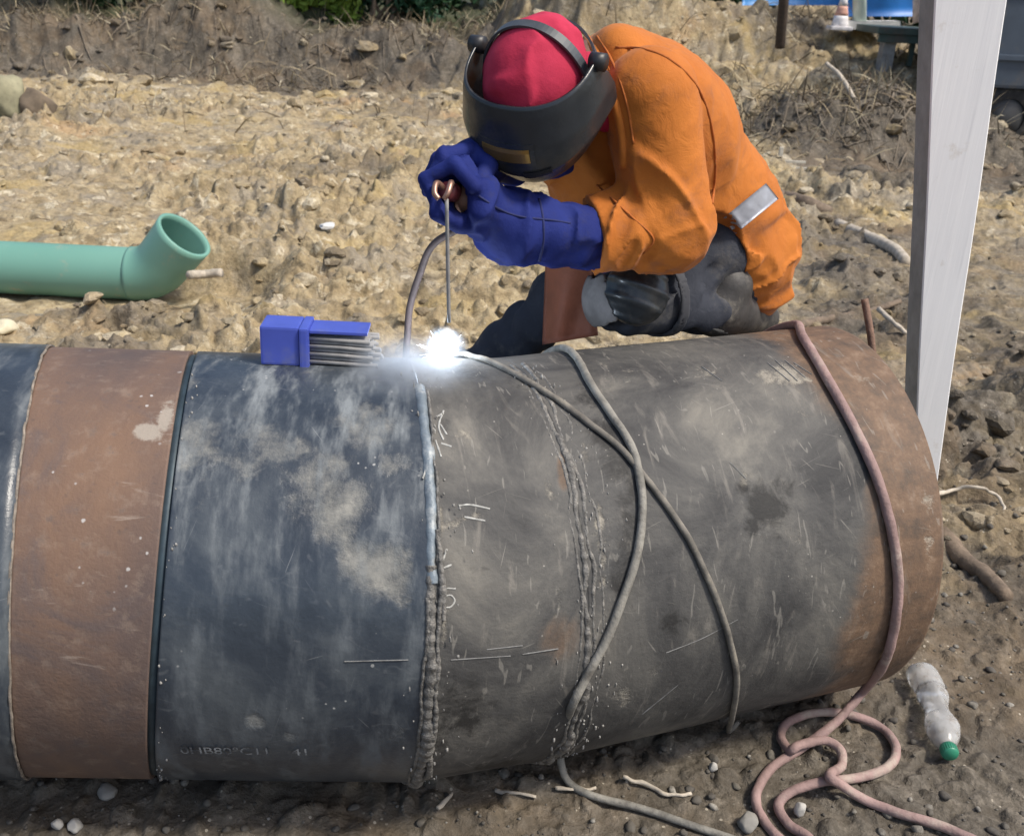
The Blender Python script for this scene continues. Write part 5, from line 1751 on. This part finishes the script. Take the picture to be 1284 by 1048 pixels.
# ================================================================== ELECTRODE HOLDER, ARC, SMOKE
M_COP = simple('dull_copper', (.34, .2, .15), .4, .7, .3, 60)
M_GRIP = simple('dark_red_grip', (.16, .03, .035), .5, 0, .3, 40)
M_ROD = simple('grey_flux_rod', (.24, .235, .23), .8, 0, .2, 60)
M_CAB = simple('dusty_rubber_cable', (.21, .2, .175), .85, 0, .45, 25, .5, 150, dirt=(.11, .1, .085))
h0, h1 = GC - KA * .085, GC + KA * .062
eh = thing('electrode_holder', 'welding electrode holder in the blue gloves with a thin grey rod burning at the pipe', 'welding tool', h0)
V, F = tube(np.linspace(h0, GC + KA * .045, 12), np.array([.012, .0145, .015, .0145, .015, .0155, .015, .0155, .015, .0155, .016, .014]), 16)
link('handle', new_mesh('handle', V, F), M_GRIP, eh)
jw = GC + KA * .058
for s in (-1, 1):
    pts = cat_rom([GC + KA * .04 + KX * s * .006 + KY * .004, jw + KX * s * .012 + KY * .010, jw + KA * .012 + KX * s * .011 - KY * .006, jw + KA * .012 + KX * s * .004 - KY * .016], 6)
    V, F = tube(pts, np.linspace(.0055, .0042, len(pts)), 10)
    link('jaw', new_mesh('jaw', V, F), M_COP, eh)
r0_ = jw + KA * .012 - KY * .004
TIP = at(563, 404, 1.585)
V, F = tube(np.linspace(at(560, 250, r0_[1]), TIP, 12), .0032, 10)
link('electrode', new_mesh('electrode', V, F), M_ROD, eh)
wcab = cat_rom([h0 + KA * .01, h0 - KA * .03 - c_up * .03, at(545, 305, 1.72), at(526, 345, 1.73), at(514, 385, 1.72), at(511, 420, 1.70), at(509, 447, 1.72), at(508, 500, 1.86), at(500, 560, 2.0), at(430, 600, 2.3)], 8)
wcab[:, 2] = np.maximum(wcab[:, 2], .02)
V, F = tube(wcab, .0065, 10)
link('cable', new_mesh('cable', V, F), simple('brown_rubber_cable', (.12, .085, .075), .7, 0, .25, 40), eh)

ARC = hit_pipe(557, 449, 0, .006)
arc = thing('welding_arc', 'blinding blue-white welding arc at the tip of the rod', 'welding arc', ARC)
M_ARC = Mat('arc_plasma', (0, 0, 0))
M_ARC.set('Emission Color', (.75, .86, 1.0)); M_ARC.set('Emission Strength', 60.0)
V, F = rock(ARC + np.array([0, 0, .004]), (.016, .008, .007), 3, ICO3, .7, 1)
link('arc_core', new_mesh('arc_core', V, F), M_ARC.m, arc)
mb = MB(); r_ = np.random.default_rng(5)
M_SPK = Mat('white_hot_sparks', (0, 0, 0)); M_SPK.set('Emission Color', (.85, .9, 1.0)); M_SPK.set('Emission Strength', 5.0)
for k in range(20):
    d = r_.normal(size=3); d[2] = abs(d[2]) * .8 + .1; d /= np.linalg.norm(d)
    L = r_.uniform(.012, .055); s0 = r_.uniform(.008, .03)
    mb.tube([ARC + d * s0, ARC + d * (s0 + L * .5) - np.array([0, 0, .002]), ARC + d * (s0 + L) - np.array([0, 0, .006])], [.0003, .0007, .0002], 5)
sp = link('sparks', mb.mesh('sparks'), M_SPK.m, arc); sp['kind'] = 'stuff'
ld = bpy.data.lights.new('arc_light', 'POINT'); ld.energy = 1.1; ld.color = (.72, .84, 1.0); ld.shadow_soft_size = .02
lo_ = bpy.data.objects.new('arc_light', ld); COL.objects.link(lo_); lo_.parent = arc; lo_.location = (0, -.004, .035)


def smoke(name, c, size, dens, sc, seed, label, tilt=None):
    V, F = ICO3
    me = new_mesh(name, V * np.asarray(size) + c, [F])
    m_ = bpy.data.materials.new(name); m_.use_nodes = True
    t_ = m_.node_tree; t_.nodes.remove(t_.nodes['Principled BSDF'])
    v = t_.nodes.new('ShaderNodeVolumePrincipled'); t_.links.new(v.outputs[0], t_.nodes['Material Output'].inputs['Volume'])
    v.inputs['Color'].default_value = (.86, .9, .95, 1); v.inputs['Anisotropy'].default_value = .1
    tc = t_.nodes.new('ShaderNodeTexCoord')
    nz = t_.nodes.new('ShaderNodeTexNoise'); nz.inputs['Scale'].default_value = sc; nz.inputs['Detail'].default_value = 5; nz.inputs['Distortion'].default_value = .6
    t_.links.new(tc.outputs['Object'], nz.inputs['Vector'])
    # fall-off to the ellipsoid's rim
    mp = t_.nodes.new('ShaderNodeVectorMath'); mp.operation = 'DIVIDE'; mp.inputs[1].default_value = size
    t_.links.new(tc.outputs['Object'], mp.inputs[0])
    ln = t_.nodes.new('ShaderNodeVectorMath'); ln.operation = 'LENGTH'; t_.links.new(mp.outputs[0], ln.inputs[0])
    mr = t_.nodes.new('ShaderNodeMapRange'); mr.interpolation_type = 'SMOOTHSTEP'
    mr.inputs[1].default_value = .15; mr.inputs[2].default_value = 1.0; mr.inputs[3].default_value = 1; mr.inputs[4].default_value = 0
    t_.links.new(ln.outputs['Value'], mr.inputs[0])
    nr_ = t_.nodes.new('ShaderNodeMapRange'); nr_.inputs[1].default_value = .36 if sc > 20 else .30; nr_.inputs[2].default_value = .72
    t_.links.new(nz.outputs['Fac'], nr_.inputs[0])
    mu = t_.nodes.new('ShaderNodeMath'); mu.operation = 'MULTIPLY'; t_.links.new(mr.outputs[0], mu.inputs[0]); t_.links.new(nr_.outputs[0], mu.inputs[1])
    m2 = t_.nodes.new('ShaderNodeMath'); m2.operation = 'MULTIPLY'; t_.links.new(mu.outputs[0], m2.inputs[0]); m2.inputs[1].default_value = dens
    t_.links.new(m2.outputs[0], v.inputs['Density'])
    o = single(name, me, m_, label, None, loc=c); o['kind'] = 'stuff'
    return o


smoke('smoke', ARC + np.array([-.055, -.14, -.05]), (.12, .10, .15), 75, 12, 4, 'thin blue-white smoke drifting left over the pipe from the arc')
smoke('smoke', ARC + np.array([.0, .0, .018]), (.046, .038, .040), 24, 38, 2, 'bright fume glowing round the arc')

# ================================================================== ROD BOX ON THE PIPE
bx_, by_ = at(360, 425, 1.53), 1.53
zb_ = .7195
M_BOX = simple('blue_plastic', (.06, .09, .42), .4, 0, .15, 10, dirt=(.12, .14, .34))
t = thing('rod_box', 'open blue plastic box of grey welding rods lying on top of the dark blue pipe', 'box', [bx_[0], by_, zb_])
xa, xb = at(331, 425, by_)[0], at(391, 425, by_)[0]
ztop = at(360, 403, by_)[2]
hx, hz = xb - xa, ztop - zb_
zc = zb_ + hz / 2
Rb = frame(x=(1, .05, -.015), z=(0, 0, 1))
link('box_end', MB().box(((xa + xb) / 2 - .008, by_, zc), (hx - .016, .062, hz), Rb, .004).mesh('box_end', False), M_BOX, t)
link('box_collar', MB().box((xb - .008, by_, zc - .002), (.015, .068, hz + .004), Rb, .004).mesh('box_collar', False), M_BOX, t)
xe = at(470, 425, by_)[0]
link('box_rail', MB().box(((xb + at(462, 412, by_)[0]) / 2, by_ + .004, ztop - .008), (at(462, 412, by_)[0] - xb, .055, .005), Rb, .001).mesh('box_rail', False), M_BOX, t)
for k in range(7):
    for q in range(6):
        z = zb_ + .0045 + k * .0066; y = by_ - .02 + q * .0076 + (k % 2) * .0035
        if z > ztop - .012: continue
        e_ = xe + random.uniform(-.012, .012)
        V, F = tube([[xb - .004, y, z + .0008], [(xb + e_) / 2, y, z + random.uniform(-.0006, .0006)], [e_, y + random.uniform(-.002, .002), z - .0012]], .0033, 7)
        link('welding_rod', new_mesh('welding_rod', V, F), M_ROD, t)

# ================================================================== CABLES
M_HOSE = simple('pinkish_brown_hose', (.27, .18, .165), .8, 0, .35, 18, .5, 120, dirt=(.38, .31, .26))


def over_pipe(px, py, r):
    return hit_pipe(px, py, None, r)


def back_down(p, seg, n=4, r=.008):
    """points carrying a cable over the crest and down the far side"""
    P, d = SEG[seg]; u, w = basis(d)
    t_ = (p - P) @ d; e = p - P - t_ * d
    th = math.atan2(e @ w, e @ u)
    return [P + t_ * d + (math.cos(a) * u + math.sin(a) * w) * (R + r) + d * .02 * k for k, a in enumerate(np.linspace(th - .35, -.2, n))]


r1 = .0067
pp = [(703, 438), (722, 452), (740, 485), (766, 524), (790, 562), (801, 605), (803, 650), (795, 700), (780, 745), (758, 800), (733, 845), (714, 885)]
P_ = [over_pipe(a, b, r1) for a, b in pp]
P_ = back_down(P_[0], 2, 4, r1)[::-1] + P_
for (a, b, l) in ((704, 925, .10), (704, 958, .04), (715, 982, .012), (745, 998, .01), (800, 1012, .01), (860, 1032, .01), (930, 1056, .01), (1010, 1090, .01)):
    P_.append(gp(a, b, l))
V, F = tube(cat_rom(P_, 8), r1, 12, wob=.0006, seed=1)
single('grey_cable', new_mesh('grey_cable', V, F), M_CAB, 'thick grey cable looping down the pipe and along the ground', 'cable')
r2 = .0052
pp = [(598, 452), (625, 462), (662, 482), (700, 505), (738, 533), (775, 562), (806, 598), (835, 635), (862, 676), (886, 725), (902, 765), (915, 808), (922, 850), (918, 888)]
P_ = [over_pipe(a, b, r2) for a, b in pp]
P_ = back_down(P_[0], 1, 3, r2)[::-1] + P_ + [gp(914, 916, .02), gp(925, 905, .01)]
V, F = tube(cat_rom(P_, 8), r2, 10, wob=.0006, seed=2)
single('thin_cable', new_mesh('thin_cable', V, F), simple('muddy_cable', (.15, .138, .118), .9, 0, .4, 30, .3, 90, dirt=(.26, .235, .19)), 'thinner muddy cable slanting across the pipe under the thick grey one', 'cable')
r3 = .0086
pp = [(996, 408), (1006, 428), (1030, 470), (1058, 520), (1084, 572), (1103, 622), (1116, 676), (1122, 730), (1117, 785), (1104, 828), (1084, 866)]
P_ = [over_pipe(a, b, r3) for a, b in pp]
P_ = back_down(P_[0], 2, 4, r3)[::-1] + P_
for q in ((1062, 890, .07), (1040, 912, .045), (1004, 938, .02), (968, 962, .012), (949, 992, .01), (952, 1018, .01), (972, 1046, .01), (1000, 1068, .01), (1016, 1052, .012), (990, 1034, .012), (976, 1010, .014), (992, 992, .02), (1030, 980, .03),
          (1078, 974, .018), (1112, 962, .012), (1124, 940, .012), (1108, 914, .012), (1070, 897, .014), (1026, 893, .022), (990, 904, .018), (979, 922, .014), (990, 940, .028), (1002, 934, .04), (1034, 928, .03), (1054, 940, .016), (1055, 960, .014), (1040, 972, .05), (1058, 986, .02),
          (1088, 1004, .011), (1130, 1020, .011), (1180, 1035, .011), (1230, 1056, .011), (1300, 1080, .011)):
    P_.append(gp(q[0], q[1], q[2]))
V, F = tube(cat_rom(P_, 8), r3, 12, wob=.0007, seed=3)
single('hose', new_mesh('hose', V, F), M_HOSE, 'pinkish hose hanging over the right pipe end and coiled on the ground', 'hose')

# ================================================================== CRUSHED BOTTLE
b0, b1 = gp(1154, 842, .03), gp(1196, 946, .022)
ax_ = b1 - b0; BLn = np.linalg.norm(ax_); ax_ /= BLn
Rz_ = frame(x=ax_, z=(0, 0, 1))
prof = [(0, .0), (.004, .022), (.01, .030), (.05, .0315), (.2, .031), (.24, .028), (.28, .031), (.42, .027), (.5, .024), (.58, .027), (.66, .031), (.78, .030), (.86, .023), (.9, .016), (.93, .0125)]
M_PET = Mat('cloudy_clear_plastic', (.86, .86, .84), .22)
M_PET.set('Transmission Weight', .7); M_PET.set('IOR', 1.3)
M_PET.set('Base Color', M_PET.mix(M_PET.rng(M_PET.noise(30, 6, .7), .5, .68, 0, .6), (.88, .88, .86), (.5, .42, .32)))
M_PET.bump(M_PET.noise(60, 3, .5), .5, .004)
bt = thing('plastic_bottle', 'crushed clear plastic bottle with a green cap beside the pipe end', 'bottle', (b0 + b1) / 2 - np.array([0, 0, .02]))
tt = np.linspace(0, .93, 60); ang = np.linspace(0, 2 * np.pi, 40, endpoint=False)
rad = np.interp(tt, [p_[0] for p_ in prof], [p_[1] for p_ in prof])
V = []
for ti, ri in zip(tt, rad):
    for a in ang:
        cr_ = 1 - .30 * math.exp(-((ti - .47) / .14) ** 2) * (math.cos(a - 1.2) > 0) * abs(math.cos(a - 1.2)) + .10 * float(np.sin(a * 3 + ti * 9)) * math.exp(-((ti - .45) / .22) ** 2)
        V.append([ti * BLn, math.cos(a) * ri * cr_, math.sin(a) * ri * cr_ * .92])
V = np.array(V); q = V * 40
V[:, 1:] *= (1 + .10 * fbm(q[:, 0], q[:, 1], q[:, 2], 3, 5) * sstep(.0, .1, tt.repeat(40)) * sstep(.93, .8, tt.repeat(40)))[:, None]
V[:, 1] += .006 * np.sin(V[:, 0] * 20)
V = V @ Rz_.T + b0
F = [(i * 40 + k, i * 40 + (k + 1) % 40, (i + 1) * 40 + (k + 1) % 40, (i + 1) * 40 + k) for i in range(59) for k in range(40)]
link('bottle_body', new_mesh('bottle_body', V, [np.array(F)]), M_PET.m, bt)
mb = MB()
cpos = b0 + ax_ * BLn * .93 + Rz_[:, 1] * .006 * math.sin(BLn * .93 * 20)
mb.tube(np.linspace(cpos - ax_ * .002, cpos + ax_ * .018, 6), [.0145, .0152, .0152, .0152, .015, .0135], 24)
for a in np.linspace(0, 6.283, 24, endpoint=False):
    o_ = (Rz_[:, 1] * math.cos(a) + Rz_[:, 2] * math.sin(a)) * .0153
    mb.tube([cpos + o_, cpos + o_ + ax_ * .015], .0008, 4)
link('cap', mb.mesh('cap'), simple('green_cap', (.03, .22, .13), .4, 0, .15, 30), bt)

for k_, v_ in J.items():
    P_c, d_c = SEG[2]; e_c = v_ - P_c; rr_c = np.linalg.norm(e_c - (e_c @ d_c) * d_c) - R
    print('JOINT', k_, v_.round(3), 'clear', round(rr_c, 3))
for a_, b_ in (('shoN', 'elbN'), ('elbN', 'cufN'), ('cufN', 'hanN'), ('hipN', 'kneN'), ('kneN', 'ankN'), ('neck', 'pel'), ('shoN', 'shoF'), ('hipF', 'kneF'), ('kneF', 'ankF'), ('neck', 'head')):
    print('LEN', a_, b_, round(float(np.linalg.norm(J[a_] - J[b_])), 3))
